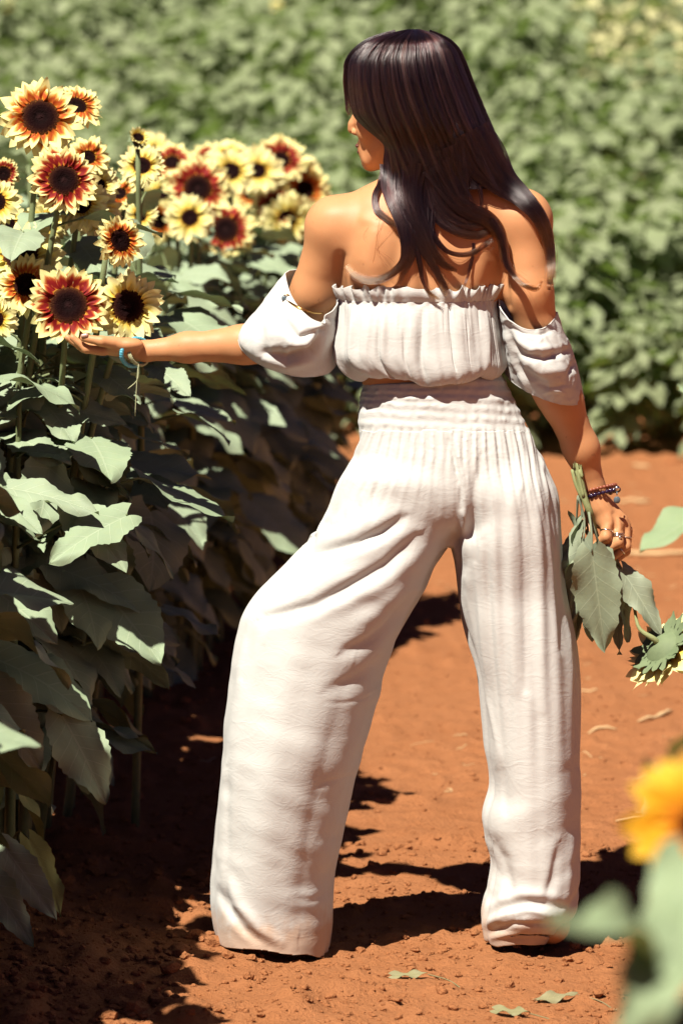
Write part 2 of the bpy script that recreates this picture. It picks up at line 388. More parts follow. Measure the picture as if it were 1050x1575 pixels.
def skin_material():
    m = NT('tanned_skin'); pos = m.geo(); n = m.noise(14, 4, .6, pos); f = m.noise(420, 3, .6, pos); sp = m.noise(90, 2, .5, pos)
    c = m.mix(n, (.50, .225, .094), (.59, .29, .135))
    c = m.mix(m.math('MULTIPLY', m.math('GREATER_THAN', sp, .73), .25), c, (.18, .06, .03))
    m.set(col=c, rough=.52, spec=.34, sss=.08).bump(f, .0005, .35)
    m.b.inputs['Subsurface Radius'].default_value = (1, .35, .18); m.b.inputs['Subsurface Scale'].default_value = .006
    return m.m
SKIN = skin_material()
def plain(name, col, rough=.5, metal=0.0, spec=.5):
    m = NT(name); n = m.noise(60, 3, .6, m.geo()); m.set(col=m.mix(n, [q*.85 for q in col], [min(1, q*1.12) for q in col]), rough=rough, metal=metal, spec=spec); return m.m
LIP = plain('dark_lip', (.13, .035, .03), .35); NAIL = plain('nail', (.55, .33, .27), .25)
GOLD = plain('gold_metal', (.75, .48, .16), .22, 1.0); SILVER = plain('silver_metal', (.8, .78, .75), .2, 1.0)
TURQ = plain('turquoise_bead', (.10, .40, .52), .3); WOODB = plain('brown_wood_bead', (.25, .07, .035), .35)
AMETH = plain('purple_stone_bead', (.022, .010, .035), .15); CORD = plain('sage_cord', (.40, .42, .24), .7); GREYST = plain('grey_stone', (.10, .13, .15), .15)
EYE = plain('eye_white', (.7, .65, .6), .2); BROWD = plain('dark_brown_hairline', (.02, .01, .01), .6)
m = NT('hair_base_dark'); m.set(col=(.012, .006, .008), rough=.55, spec=.25); HAIRB = m.m
def hair_material():
    m = NT('hair_strand'); m.t.nodes.remove(m.b)
    h = m.t.nodes.new('ShaderNodeBsdfHairPrincipled'); h.parametrization = 'COLOR'
    t = m.n('Attribute', attribute_name='tip').outputs['Fac']; r = m.n('HairInfo').outputs['Random']
    c = m.mix(t, (.0055, .0026, .0034), (.22, .095, .030)); c = m.mix(m.math('MULTIPLY', r, .25), c, (.05, .020, .022)); k_ = m.n('Attribute', attribute_name='shade').outputs['Fac']; c = m.mix(k_, c, (.055, .025, .021))
    m.t.links.new(c, h.inputs['Color'])
    h.inputs['Roughness'].default_value = .20; h.inputs['Radial Roughness'].default_value = .35
    for nm in ('Random Roughness', 'Random Color'):
        if nm in h.inputs: h.inputs[nm].default_value = .3
    m.t.links.new(h.outputs[0], m.out.inputs[0]); return m.m
HAIR = hair_material()

def soil_material(name, lum=1.0):
    m = NT(name); pos = m.geo(); n1 = m.noise(1.3, 4, .55, pos); n2 = m.noise(14, 5, .6, pos); n3 = m.noise(120, 4, .7, pos); n4 = m.noise(520, 3, .7, pos)
    c = m.mix(n1, (.305*lum, .108*lum, .037*lum), (.40*lum, .160*lum, .064*lum))
    c = m.mix(m.math('MULTIPLY', n2, .55), c, (.44*lum, .20*lum, .092*lum)); 
    c = m.mix(m.math('MULTIPLY', m.math('GREATER_THAN', n3, .62), .35), c, (.14, .042, .018))
    c = m.mix(m.math('MULTIPLY', m.math('GREATER_THAN', n4, .66), .35), c, (.45, .24, .13))
    h = m.math('ADD', m.math('MULTIPLY', n2, 1.0), m.math('ADD', m.math('MULTIPLY', n3, .62), m.math('MULTIPLY', n4, .13)))
    m.set(col=c, rough=.95, spec=.08).bump(h, .019, .9); return m.m
SOIL = soil_material('red_laterite_soil'); CLOD = soil_material('soil_clod', 1.0)
STRAW = plain('dry_straw_fibre', (.55, .38, .20), .8, 0, .1); DRYLEAF = leaf_material('dry_leaf', (.24, .22, .12), (.36, .31, .18), transl=.04)
# ------------------------------------------------------------------ ground (one sheet to the horizon, rising into a slope behind the path)
def hill(x, y):
    s = np.maximum(y-16.2, 0); return .125*s*sstep(0, 1.5, s)*np.where(s > 0, 1, 0)*1.0/(1+np.maximum(s-60, 0)/60)
def gz(x, y):
    x = np.asarray(x, float); y = np.asarray(y, float)
    P = np.stack([x, y, np.zeros_like(x)], -1); near = 1-sstep(20, 40, y)
    P1 = P*np.array([1, .6, 1])
    base = .014*vnoise(P1, 1.7, 3)+.007*vnoise(P1, 5, 4)+.0035*vnoise(P, 16, 5)
    rut = .012*np.exp(-((x-.9-.05*(y-8))/.35)**2)*vnoise(P, 2, 9)
    edge = sstep(-.15, -.6, x-.1*(y-9))*.03            # soil banked up under the row
    lump = np.maximum(vnoise(P, 11, 6), 0)**2*.03*(.5+.5*sstep(.25, -.35, x-.05*(y-8)))
    lump2 = np.maximum(vnoise(P, 31, 7), 0)**2*.014+.0035*vnoise(P, 45, 8)
    return hill(x, y)+near*(base+rut+edge+lump+lump2)-.006
xs = np.concatenate([-np.geomspace(400, 1.7, 34), np.arange(-1.6, 2.0, .012), np.geomspace(2.05, 400, 34)])
ys = np.concatenate([-np.geomspace(300, 1, 14), np.arange(0, 6.9, .3), np.arange(7.0, 10.2, .012), np.arange(10.22, 17, .03), np.arange(17.1, 30, .3), np.geomspace(31, 900, 30)])
X, Yg = np.meshgrid(xs, ys, indexing='ij')
gm = MB(); gm.grid(np.stack([X, Yg, gz(X, Yg)], -1)); ground = gm.build('ground', SOIL); tag(ground, 'bare red earth path and field soil', kind='structure')
del ground['label']
# clods: loose crumbled soil, uncountable
import bmesh
bm = bmesh.new(); bmesh.ops.create_icosphere(bm, subdivisions=2, radius=1.0); bm.verts.ensure_lookup_table()
ICO = np.array([v.co[:] for v in bm.verts]); ICF = np.array([[v.index for v in f.verts] for f in bm.faces]); bm.free()
cb = MB()
def add_clod(x, y, r):
    V = ICO*(1+.38*vnoise(ICO+rng.random(3)*50, 1.6, 1)[:, None]+.14*vnoise(ICO+rng.random(3)*50, 4, 2)[:, None])
    V = V*np.array([1, rng.uniform(.7, 1.1), rng.uniform(.5, .8)])*r
    a = rng.random()*6.28; c, s = math.cos(a), math.sin(a); V = V@np.array([[c, s, 0], [-s, c, 0], [0, 0, 1]])
    cb.add(V+[x, y, float(gz(x, y))+r*.22], ICF)
for px, py, r in ((302, 1445, .022), (330, 1452, .018), (290, 1357, .016), (318, 1362, .02), (275, 1385, .014), (262, 1500, .02), (210, 1560, .025), (185, 1550, .02), (240, 1545, .016), (255, 1535, .016), (310, 1395, .014), (350, 1470, .013), (165, 1572, .02), (695, 1415, .006), (690, 1388, .007), (1035, 708, .035), (275, 1470, .02)):
    g = G(px, py); add_clod(g[0], g[1], r)
for i in range(10000):
    y = 7.1+rng.random()**1.6*7.5; x = rng.uniform(-1.1, 1.15)
    side = sstep(.0, -.6, x-.03*(y-8))
    if rng.random() > .45+.55*side: continue
    r = .0020+.014*rng.random()**3*(.35+.65*side)
    add_clod(x, y, r)
for i in range(2600):
    y = rng.uniform(7.2, 8.9); x = rng.uniform(-.75, .75)
    add_clod(x, y, .0022+.0085*rng.random()**3)
clods = cb.build('soil_clods', CLOD, smooth=False); clods['kind'] = 'stuff'; tag(clods, 'crumbled red soil clods scattered over the path', 'soil')
# straw
def straw_piece(mb, x, y, L, w, a, curl):
    n = 10; t = np.linspace(-.5, .5, n); th = a+curl*t*2
    dx = np.cumsum(np.cos(th))*L/n; dy = np.cumsum(np.sin(th))*L/n; X_ = x+dx-dx.mean(); Y_ = y+dy-dy.mean()
    z = gz(X_, Y_)+w*.6+.004*np.abs(np.sin(t*5)); mb.tube(np.stack([X_, Y_, z], -1), w*(1-.6*np.abs(t*2)**3), 5)
sb = MB()
for i in range(150):
    y = rng.uniform(7.3, 15.5); x = rng.uniform(-.3, 1.3)
    if y < 9.5 and x < .5 and rng.random() < .7: continue
    straw_piece(sb, x, y, rng.uniform(.015, .07), rng.uniform(.0006, .0016), rng.normal(0, .5), rng.normal(0, .8))
st = sb.build('straw_litter', STRAW); st['kind'] = 'stuff'; tag(st, 'fine dry straw bits littered over the red path', 'straw')
k = 0
for px, py, L, w, a, cu, lab in ((1005, 848, .30, .008, -.1, .2, 'longest pale dry stalk lying across the path right of the hand'), (975, 776, .13, .006, 0, .5, 'curved pale dry stalk on the path beside the bracelets'), (985, 714, .09, .006, -.8, .2, 'short slanted dry stalk near the far edge of the path'),
    (1010, 1110, .17, .005, .9, .3, 'bent dry stalk on the path below the hanging flower head'), (985, 1262, .13, .004, .4, .5, 'thin dry stalk at the edge of the shadow near the yellow blurred bloom'), (905, 1069, .05, .003, 0, .1, 'tiny straight dry stalk just right of the trouser leg'), (925, 1130, .08, .004, .3, -.3, 'short dry stalk lying under the bent one on the path'), (690, 1215, .05, .002, 1.2, 1.5, 'curled dry wisp on the path between the trouser legs')):
    g = G(px, py); mb = MB(); straw_piece(mb, g[0], g[1], L, w, a, cu)
    if L > .1:
        straw_piece(mb, g[0]+.02, g[1]+.05, L*.6, w*.5, a+.3, cu)
    o = mb.build('dry_stalk', STRAW, loc=(g[0], g[1], 0)); tag(o, lab, 'straw', 'dry stalks on the path')
# ------------------------------------------------------------------ the woman
def wp(px, py, dy=0): return W(px, py, dy)
def C_(p, q, ra, rb): return cone(wp(*p), wp(*q), ra, rb)
PORG = (0.10, 8.0, 0.0)

torso = group([
    ell(wp(645, 470, .005), (.140, .095, .20)),
    ell(wp(645, 385, .0), (.150, .085, .115)),
    ell(wp(590, 384, -.016), (.066, .068, .090)), ell(wp(708, 388, -.012), (.068, .068, .095)),   # shoulder blades
    ell(wp(664, 590, .01), (.104, .075, .13)),
    ell(wp(690, 690, .01), (.150, .095, .12)),
    C_((655, 330, .01), (515, 347, .0), .060, .047), C_((655, 330, .01), (803, 334, -.01), .058, .044),
    C_((645, 345, .02), (640, 240, .02), .062, .050), C_((645, 310, .015), (592, 324, .0), .052, .045), C_((655, 310, .015), (735, 318, 0), .052, .045),
    C_((610, 480, .07), (612, 440, .08), .06, .06), C_((690, 480, .07), (690, 440, .08), .06, .06),
], .035)
l_arm = group([
    ell(wp(522, 350, .0), (.046, .050, .052)),
    C_((514, 354, .0), (484, 450, .03), .046, .041), C_((484, 450, .03), (447, 525, .07), .041, .038),
    C_((447, 526, .07), (375, 530, .09), .038, .0335), C_((375, 530, .09), (290, 534, .105), .0335, .025), C_((290, 534, .105), (224, 540, .115), .025, .0185),
], .02)
r_arm = group([
    ell(wp(808, 344, -.012), (.043, .048, .055)),
    C_((804, 345, -.018), (813, 450, -.03), .043, .0405), C_((813, 450, -.03), (846, 590, -.005), .0405, .034),
    C_((846, 590, -.005), (862, 615, .005), .036, .036), C_((862, 615, .005), (893, 690, .02), .036, .030), C_((893, 690, .02), (911, 748, .03), .030, .0215),
], .02)
# right hand: back of the hand towards the camera, fingers closed on the stems
r_hand = group([
    C_((911, 748, .03), (921, 780, .025), .0210, .022), C_((921, 772, .028), (932, 800, .02), .021, .020), C_((926, 775, .032), (952, 802, .03), .018, .0165),
    ell(wp(928, 792, .03), (.024, .017, .028)),
    C_((934, 802, .012), (931, 826, .000), .0115, .0100), C_((931, 826, .0), (913, 841, .014), .0098, .0078),
    C_((949, 804, .018), (950, 834, .004), .0112, .0098), C_((950, 834, .004), (921, 853, .008), .0096, .0078),
    C_((961, 808, .03), (962, 840, .018), .0102, .0090), C_((962, 840, .018), (930, 866, .016), .0090, .0072),
    C_((965, 815, .05), (962, 848, .04), .0090, .0080), C_((962, 848, .04), (938, 868, .034), .0080, .0066),
    C_((914, 770, .034), (905, 800, .034), .0140, .0115), C_((905, 800, .034), (906, 818, .018), .0105, .0085),
], .0042, .03)
# left hand: palm up under the flower
l_hand = group([
    C_((224, 540, .115), (205, 540, .115), .0185, .018), ell(wp(186, 536, .115), (.040, .038, .0145)), ell(wp(196, 530, .09), (.030, .018, .013)),
    C_((182, 528, .085), (157, 525, .075), .0120, .0098), C_((157, 525, .075), (129, 520, .078), .0094, .0070),
    C_((160, 540, .092), (133, 537, .088), .0092, .0080), C_((133, 537, .088), (112, 519, .09), .0078, .0062),
    C_((158, 538, .110), (128, 535, .108), .0094, .0082), C_((128, 535, .108), (104, 519, .108), .0080, .0062),
    C_((158, 537, .128), (130, 532, .128), .0092, .0080), C_((130, 532, .128), (108, 516, .128), .0078, .0062),
    C_((162, 535, .145), (140, 530, .146), .0082, .0070), C_((140, 530, .146), (124, 516, .146), .0068, .0056),
], .0042, .03)
# head in its own frame: f forward (to the left and away), s towards the camera, u up
HC = wp(628, 168, .03); ha = math.radians(22)
HF = np.array([-math.cos(ha), math.sin(ha), -.06]); HF /= np.linalg.norm(HF); HS = np.array([-math.sin(ha), -math.cos(ha), 0]); HU = np.cross(HS, HF)*-1
if HU[2] < 0: HU = -HU
HR = np.stack([HF, HS, HU])
def hp(f, s, u): return HC+f*HF+s*HS+u*HU
def he(f, s, u, a, b, c): return ell(hp(f, s, u), (a, b, c), HR)
def hc(p, q, ra, rb): return cone(hp(*p), hp(*q), ra, rb)
head = group([
    he(-.012, 0, .028, .094, .074, .088), he(.045, 0, -.020, .052, .057, .066), he(.048, 0, -.066, .044, .040, .038), he(.078, 0, -.093, .016, .018, .015),
    he(.058, .038, -.032, .026, .022, .026), he(.058, -.038, -.032, .026, .022, .026),
    he(.076, 0, .022, .020, .05, .014), he(.083, 0, -.066, .0135, .024, .018),
    he(-.005, .072, -.012, .020, .008, .030), he(-.005, -.072, -.012, .020, .008, .030),
    hc((.02, .045, -.055), (.066, .024, -.086), .020, .016), hc((.02, -.045, -.055), (.066, -.024, -.086), .020, .016),
], .016)
nose = group([hc((.091, 0, .010), (.108, 0, -.022), .0085, .0085), hc((.108, 0, -.022), (.1115, 0, -.031), .0085, .0075), he(.099, .011, -.036, .010, .0065, .0065), he(.099, -.011, -.036, .010, .0065, .0065),
              he(.094, 0, -.060, .0055, .018, .0048), he(.092, 0, -.0715, .0055, .015, .0052)], .005, .03)
legs = group([C_((640, 740, .01), (520, 930, -.02), .085, .055), C_((520, 930, -.02), (440, 1330, .0), .055, .035), C_((440, 1330, 0), (425, 1420, .0), .035, .033),
              C_((760, 740, .01), (790, 1020, .0), .085, .055), C_((790, 1020, 0), (812, 1340, .03), .055, .035), C_((812, 1340, .03), (826, 1412, .03), .034, .032),
              C_((425, 1432, .0), (415, 1437, .16), .030, .022), C_((849, 1424, -.025), (830, 1434, .17), .026, .020), C_((826, 1395, .03), (847, 1422, -.02), .03, .026)], .03)

def body_f(P):
    d = smin(torso[0](P), l_arm[0](P), .028); d = smin(d, r_arm[0](P), .028)
    d = smin(d, head[0](P), .02); d = smin(d, nose[0](P), .006); d = smin(d, l_hand[0](P), .008); d = smin(d, r_hand[0](P), .008)
    return smin(d, legs[0](P), .03)
gl = [torso, l_arm, r_arm, l_hand, r_hand, head, nose, legs]
lo = np.min([g[1] for g in gl], 0); hi = np.max([g[2] for g in gl], 0); lo[2] = max(lo[2], -.02)
BV, BF = nets(body_f, lo, hi, .0028, relax=1)
N = normals(BV, BF); px, py = PX(BV); back = sstep(.1, -.5, N[:, 1])
disp = np.zeros(len(BV))
# spine groove, shoulder blade edges, back of the upper arm
for pts, w, a in (([(648, 340), (652, 400), (655, 470), (662, 600)], 13, -.007), ([(575, 360), (566, 400), (574, 436)], 15, .006), ([(622, 345), (610, 400), (600, 432)], 16, -.006), ([(734, 350), (742, 400), (734, 436)], 14, .005),
                  ([(690, 345), (702, 400), (712, 436)], 16, -.005), ([(560, 338), (600, 346), (630, 352)], 9, .003), ([(524, 395), (523, 425), (528, 455)], 7, -.007), ([(771, 390), (775, 430), (779, 470)], 7, -.006), ([(672, 395), (676, 440)], 14, .003), ([(636, 395), (634, 440)], 14, .003)):
    d, _, t = seg_dist(px, py, pts); disp += a*np.exp(-(d/w)**2)*back
for a_, b_, w, am in (((938, 806), (934, 812), 5, .0016), ((953, 806), (954, 811), 5, .0014), ((915, 765), (934, 798), 2.5, .0010), ((922, 765), (951, 800), 2.5, .0010), ((942, 790), (946, 812), 3.0, -.0018), ((955, 796), (957, 815), 3.0, -.0016)):
    d, _, t = seg_dist(px, py, [a_, b_]); m_ = (px > 890); disp += am*np.exp(-(d/w)**2)*back*m_
disp += .0009*fbm(BV, 22, 2, 3)*(1-sstep(0, 1, (px > 895) | (px < 240)))
BV = BV+N*disp[:, None]
person = mesh_np('person', BV, BF, SKIN, loc=PORG)
tag(person, 'woman seen from behind in cream off shoulder top and wide trousers, cupping a sunflower', 'person')

# lips, nail, eyes as parts
def small_mesh(name, prims, k, mat, h=.0012, lab=None):
    g = group(prims, k, .02); V, F = nets(g[0], g[1], g[2], h, B=6, relax=2); o = mesh_np(name, V, F, mat, person)
    if lab: o['label'] = lab
    return o
small_mesh('lips', [he(.0935, 0, -.0605, .0085, .0245, .0056), he(.0915, 0, -.0715, .0085, .0215, .0062)], .002, LIP)
for s_ in (1, -1): small_mesh('eye', [he(.0745, .030*s_, .004, .0125, .013, .0085)], .001, EYE)
for s_ in (1, -1): small_mesh('eyebrow', [hc((.094, .014*s_, .024), (.080, .045*s_, .026), .0028, .0018)], .001, BROWD)
small_mesh('fingernail', [cone(wp(133, 515.5, .072), wp(127.5, 516.5, .072), .0040, .0036)], .001, NAIL, .0008)

# ------------------------------------------------------------------ trousers
def stack(rows, ztop=None, zbot=None, e=2.0):
    """rows: (py, xl, xr, dy, ry) -> horizontal sliced solid"""
    r = np.array(rows, float); z = np.array([wp(0, a)[2] for a in r[:, 0]]); sx = np.array([(8+d)/FPX*1.0075 for d in r[:, 3]])
    cx = ((r[:, 1]+r[:, 2])/2-525)*sx; rx = (r[:, 2]-r[:, 1])/2*sx; o = np.argsort(z); z, cx, rx, cy, ry = z[o], cx[o], rx[o], 8+r[o, 3], r[o, 4]
    zt = z[-1] if ztop is None else ztop; zb = z[0] if zbot is None else zbot
    def f(P):
        q = P[:, 2]; a = cubic(z, cx, q); b = cubic(z, rx, q); c = cubic(z, cy, q); d = cubic(z, ry, q)
        k = (np.abs((P[:, 0]-a)/b)**e+np.abs((P[:, 1]-c)/d)**e)**(1/e)
        v = (k-1)*np.minimum(b, d); return np.maximum(v, np.maximum(q-zt, zb-q))
    m = max(rx.max(), ry.max())
    return f, np.array([(cx-rx).min()-.01, (cy-ry).min()-.01, zb]), np.array([(cx+rx).max()+.01, (cy+ry).max()+.01, zt])
hipS = stack([(572, 558, 768, .01, .095), (600, 554, 782, .01, .098), (640, 551, 800, .01, .105), (670, 552, 816, .008, .11), (700, 546, 829, .003, .112), (740, 532, 841, .0, .114), (770, 524, 847, .003, .112), (800, 540, 845, .01, .10), (830, 575, 830, .02, .06)])
legL = stack([(685, 585, 670, .0, .05), (720, 540, 712, .0, .103), (760, 520, 722, .0, .112), (800, 500, 712, .0, .115), (835, 474, 689, .0, .118), (870, 440, 665, -.003, .121), (905, 402, 650, -.005, .124), (940, 379, 631, -.006, .127),
              (980, 366, 611, -.006, .129), (1020, 360, 593, -.005, .130), (1080, 352, 576, -.005, .132), (1150, 343, 556, -.005, .135), (1210, 337, 540, .002, .136), (1280, 330, 525, .010, .135), (1340, 326, 512, .018, .134), (1400, 325, 508, .024, .134), (1435, 329, 506, .026, .134), (1466, 338, 502, .026, .134)], e=2.35)
legR = stack([(685, 712, 800, .0, .05), (740, 702, 841, .0, .11), (790, 706, 855, .0, .118), (830, 693, 861, .0, .12), (870, 699, 864, .005, .12), (910, 706, 869, .01, .12), (950, 714, 876, .01, .123), (1000, 726, 887, .01, .125), (1050, 738, 893, .01, .127),
              (1100, 744, 894, .01, .129), (1150, 749, 893, .012, .131), (1210, 757, 893, .015, .134), (1260, 747, 893, .018, .135), (1295, 751, 893, .02, .135), (1335, 761, 891, .02, .134), (1370, 756, 889, .02, .133), (1405, 746, 882, .02, .132), (1420, 745, 868, .02, .112), (1434, 747, 856, .02, .105), (1448, 750, 846, .02, .10)], e=2.3)
def trou_f(P):
    a = smin(legL[0](P), legR[0](P), .006); return smin(hipS[0](P), a, .022)
gl = [hipS, legL, legR]; lo = np.min([g[1] for g in gl], 0)-.02; hi = np.max([g[2] for g in gl], 0)+.02
TV, TF = nets(trou_f, lo, hi, .0042, slack=3.0, relax=2)
N = normals(TV, TF); px, py = PX(TV); back = sstep(.15, -.45, N[:, 1]); any_ = 1-sstep(.75, .98, np.abs(N[:, 2]))
disp = np.zeros(len(TV)); left = 1-sstep(-14, 14, px-(712+(py-800)*-.02)) if False else None
onR = sstep(-16, 16, px-np.interp(py, [600, 760, 800, 850, 1000, 1200, 1450], [690, 708, 706, 690, 660, 650, 620])); onL = 1-onR
Q = TV*np.array([1, 1, 1.0])
# shirred waistband: rows of elastic with fine puckers
wb = sstep(668, 655, py)*any_; row = np.sin((py-577-.05*(px-660)+2*vnoise(Q, 30, 2))*2*PI/15.0)
disp += wb*(.0007*row+.0018*vnoise(Q*np.array([1, 1, .35]), 150, 11)*(.6+.4*row))
# pleats released under the band
xw = px+3.0*vnoise(Q, 14, 21)-(py-670)*np.interp(px, [550, 690, 840], [-.42, 0, .18])
pl = np.sin(xw*2*PI/13.5+1.5*vnoise(Q, 20, 5)); fade = sstep(650, 675, py)*np.exp(-np.maximum(py-690, 0)/np.where(px > 700, 95, 48))*any_
disp += fade*(.0017*pl+.0011*np.sin(xw*2*PI/7.3))
# long vertical folds of the right leg
xr = px-np.interp(py, [700, 900, 1100, 1440], [0, 6, 14, 14])+5*vnoise(Q*np.array([1, 1, .4]), 7, 31)
lf = .0013*np.sin(xr*2*PI/44.0+.9)+.0011*np.sin(xr*2*PI/23.0+2.0)
disp += onR*sstep(700, 820, py)*(1-.75*sstep(1060, 1250, py))*lf*any_
# strokes: (points, width px, depth m, asymmetric)
S = [
 ([(617, 797), (588, 818), (552, 834), (500, 847), (446, 862)], 9, -.0115), ([(600, 792), (560, 806), (510, 824), (460, 842)], 14, .0055), ([(610, 824), (560, 846), (500, 860), (452, 876)], 13, .0055),
 ([(494, 800), (508, 811), (526, 806)], 5, -.006), ([(640, 826), (592, 868), (536, 902), (484, 930), (406, 948)], 10, -.0095), ([(650, 850), (600, 890), (540, 922), (470, 948)], 14, .006), ([(574, 860), (520, 885), (440, 925)], 16, .0045),
 ([(634, 918), (602, 955), (566, 985), (530, 1002)], 10, -.008), ([(640, 880), (600, 925), (550, 960)], 12, .004), ([(610, 985), (580, 1020), (545, 1045), (505, 1060)], 10, -.004),
 ([(575, 745), (572, 790)], 4, -.0035), ([(550, 772), (549, 806)], 4, -.003), ([(527, 790), (528, 815)], 5, -.003),
 ([(420, 880), (392, 925), (377, 975), (372, 1040)], 10, -.006), ([(452, 858), (430, 866), (412, 890)], 7, .005),
 ([(689, 676), (700, 715), (708, 750), (708, 782)], 3.2, -.006), ([(700, 676), (709, 720), (714, 775)], 4, .0035), ([(712, 782), (716, 800), (712, 820)], 6, .005), ([(722, 790), (718, 840), (716, 880)], 8, -.005), ([(694, 820), (700, 850), (706, 880)], 6, -.004),
 ([(740, 700), (728, 760), (722, 820)], 7, -.0035), ([(803, 760), (806, 900), (809, 1060)], 8, -.0065), ([(785, 780), (786, 920), (792, 1060)], 10, .003), ([(826, 780), (829, 920), (832, 1090)], 10, .004), ([(845, 730), (853, 860), (862, 1000)], 5, -.004),
 ([(742, 830), (752, 950), (766, 1100), (776, 1250)], 5, -.0035), ([(728, 870), (738, 970), (752, 1080), (764, 1180)], 4, .003), ([(870, 900), (880, 960), (886, 1030), (889, 1180)], 3.5, -.006),
 ([(716, 915), (735, 1010), (752, 1090), (772, 1180)], 3, .002),
 # left leg: long soft drapes down from the knee, wrinkles at the inner hem
 ([(470, 960), (440, 1080), (415, 1230), (405, 1400)], 28, .005), ([(405, 1000), (385, 1120), (368, 1260), (352, 1410)], 16, -.005), ([(540, 1040), (508, 1160), (478, 1290), (462, 1420)], 22, -.005),
 ([(500, 1020), (470, 1120), (445, 1250)], 22, .003), ([(350, 1180), (347, 1300), (346, 1400)], 5, -.004), ([(336, 1370), (348, 1400), (372, 1430), (392, 1446)], 7, -.006), ([(345, 1340), (365, 1390), (400, 1430), (430, 1450)], 9, .006), ([(510, 1370), (480, 1385), (450, 1382)], 6, -.0015),
 ([(586, 1060), (560, 1075), (530, 1082), (500, 1080)], 3, -.0012), ([(548, 1190), (520, 1200), (488, 1212)], 3, -.0014),
 # right hem: cloth stacked on the heel
 ([(752, 1330), (770, 1362), (772, 1388), (750, 1408)], 8, .003), ([(762, 1300), (778, 1340), (782, 1375)], 7, -.005), ([(744, 1422), (775, 1408), (812, 1400), (850, 1408)], 5, .004), ([(748, 1408), (780, 1394), (815, 1388), (860, 1396)], 6, -.004), ([(760, 1390), (800, 1374), (850, 1378)], 7, .003),
 ([(752, 1434), (790, 1422), (840, 1424), (866, 1420)], 4, -.005), ([(756, 1442), (800, 1433), (850, 1434)], 4, .005), ([(860, 1300), (850, 1350), (838, 1385)], 8, -.005), ([(880, 1290), (874, 1350), (868, 1400)], 6, .004),
]
for pts, w, a in S:
    d, sg, t = seg_dist(px, py, pts); prof = np.exp(-(d/(w*np.where(sg > 0, .75, 1.35)))**2) if a < 0 else np.exp(-(d/w)**2)
    disp += a*prof*np.clip(1.15*np.sin(PI*np.clip(t*.9+.05, 0, 1))**.5, 0, 1)*back
# front and sides get their own loose folds
th = np.arctan2(TV[:, 1]-8.0, TV[:, 0]-np.where(onR > .5, .33, -.05))
disp += (1-back)*any_*sstep(660, 760, py)*(.005*np.sin(th*9+3*vnoise(Q, 5, 41)))
# crushed wrinkles, stronger low on the legs
wr = 1-np.abs(fbm(Q*np.array([1, 1, 1.6])+.02*fbm(Q, 12, 2, 8)[:, None], 7, 2, 51)); wr2 = 1-np.abs(fbm(Q*np.array([.8, .8, 2.0]), 13, 2, 61))
low = .25+.75*sstep(960, 1150, py)
disp += .0032*fbm(Q*np.array([1, 1, .5]), 6, 2, 71)*any_*sstep(690, 860, py)
TV = TV+N*disp[:, None]
# surplus cloth buckles into folds
pz = sstep(680, 760, py); rl = onR
ex_h = pz*(-.002+rl*.012*(1-sstep(1000, 1200, py)))+.008*sstep(660, 690, py)*(1-sstep(760, 860, py))
ex_v = pz*(-.002+.0058*sstep(940, 1120, py)*(1+vnoise(Q, 4, 55))+rl*.045*sstep(1285, 1390, py)+(1-rl)*.018*sstep(1340, 1430, py))
lim = .0015+pz*(.0035+.0030*sstep(900, 1150, py)+rl*.008*sstep(1280, 1380, py))
Qd = TV+.03*np.stack([vnoise(TV, 4, 91), vnoise(TV, 4, 92), vnoise(TV, 4, 93)], -1); Qd[:, 2] += .30*TV[:, 0]*(1-rl)-.25*TV[:, 0]*rl
sv = vnoise(Qd*np.array([.22, .22, 1]), 38, 5)+.5*vnoise(Qd*np.array([.3, .3, 1]), 75, 6); sh = vnoise(Qd*np.array([1, 1, .14]), 34, 8); vert = rl*(1-sstep(1080, 1260, py))
TV = drape(TV, TF, ex_h, ex_v, lim, it=170, kb=.30, amp=.0019*(sh*vert+sv*(1-vert)))
TV[:, 2] -= 15*M8*np.clip((770-px)/215, 0, 1)*sstep(625, 578, py)
# hem line: lifted off the soil on the camera side, uneven
px2, py2 = PX(TV); N2 = normals(TV, TF)
hl = np.where(px2 < 620, np.interp(px2, [325, 345, 400, 450, 505], [1448, 1457, 1462, 1466, 1472]), np.interp(px2, [742, 765, 800, 850, 868], [1448, 1456, 1454, 1456, 1442]))+3*vnoise(TV, 22, 81)
zl = Wn(px2, hl, TV[:, 1])[:, 2]; zg = gz(TV[:, 0], TV[:, 1])
fl_ = np.maximum(np.where(TV[:, 1] < 8.03, zl, zg+.004), zg+.002); inner = (N2[:, 2] < -.6) & (TV[:, 2] < .04)
TV[:, 2] = np.where(TV[:, 2] < .09, np.maximum(TV[:, 2], fl_+.000), TV[:, 2])
def split(cond):
    fm = cond[TF].mean(1) > .5; return fm
open_ = ~(inner[TF].all(1) | ((TV[TF][:, :, 2]-fl_[TF]) < 1e-5).all(1))
wb_f = split(py < 664)
def sub(V, F, fm, name, mat, parent):
    F2 = F[fm]; u, inv = np.unique(F2, return_inverse=True); return mesh_np(name, V[u], inv.reshape(-1, 4), mat, parent)
trousers = sub(TV, TF, ~wb_f & open_, 'trousers', CLOTH_D, person)
waistband = sub(TV, TF, wb_f, 'waistband', CLOTH_D, trousers)
for o in (trousers, waistband):
    md = o.modifiers.new('smooth', 'SUBSURF'); md.levels = 1; md.render_levels = 1
md = trousers.modifiers.new('cloth', 'SOLIDIFY'); md.thickness = .0018; md.offset = -1


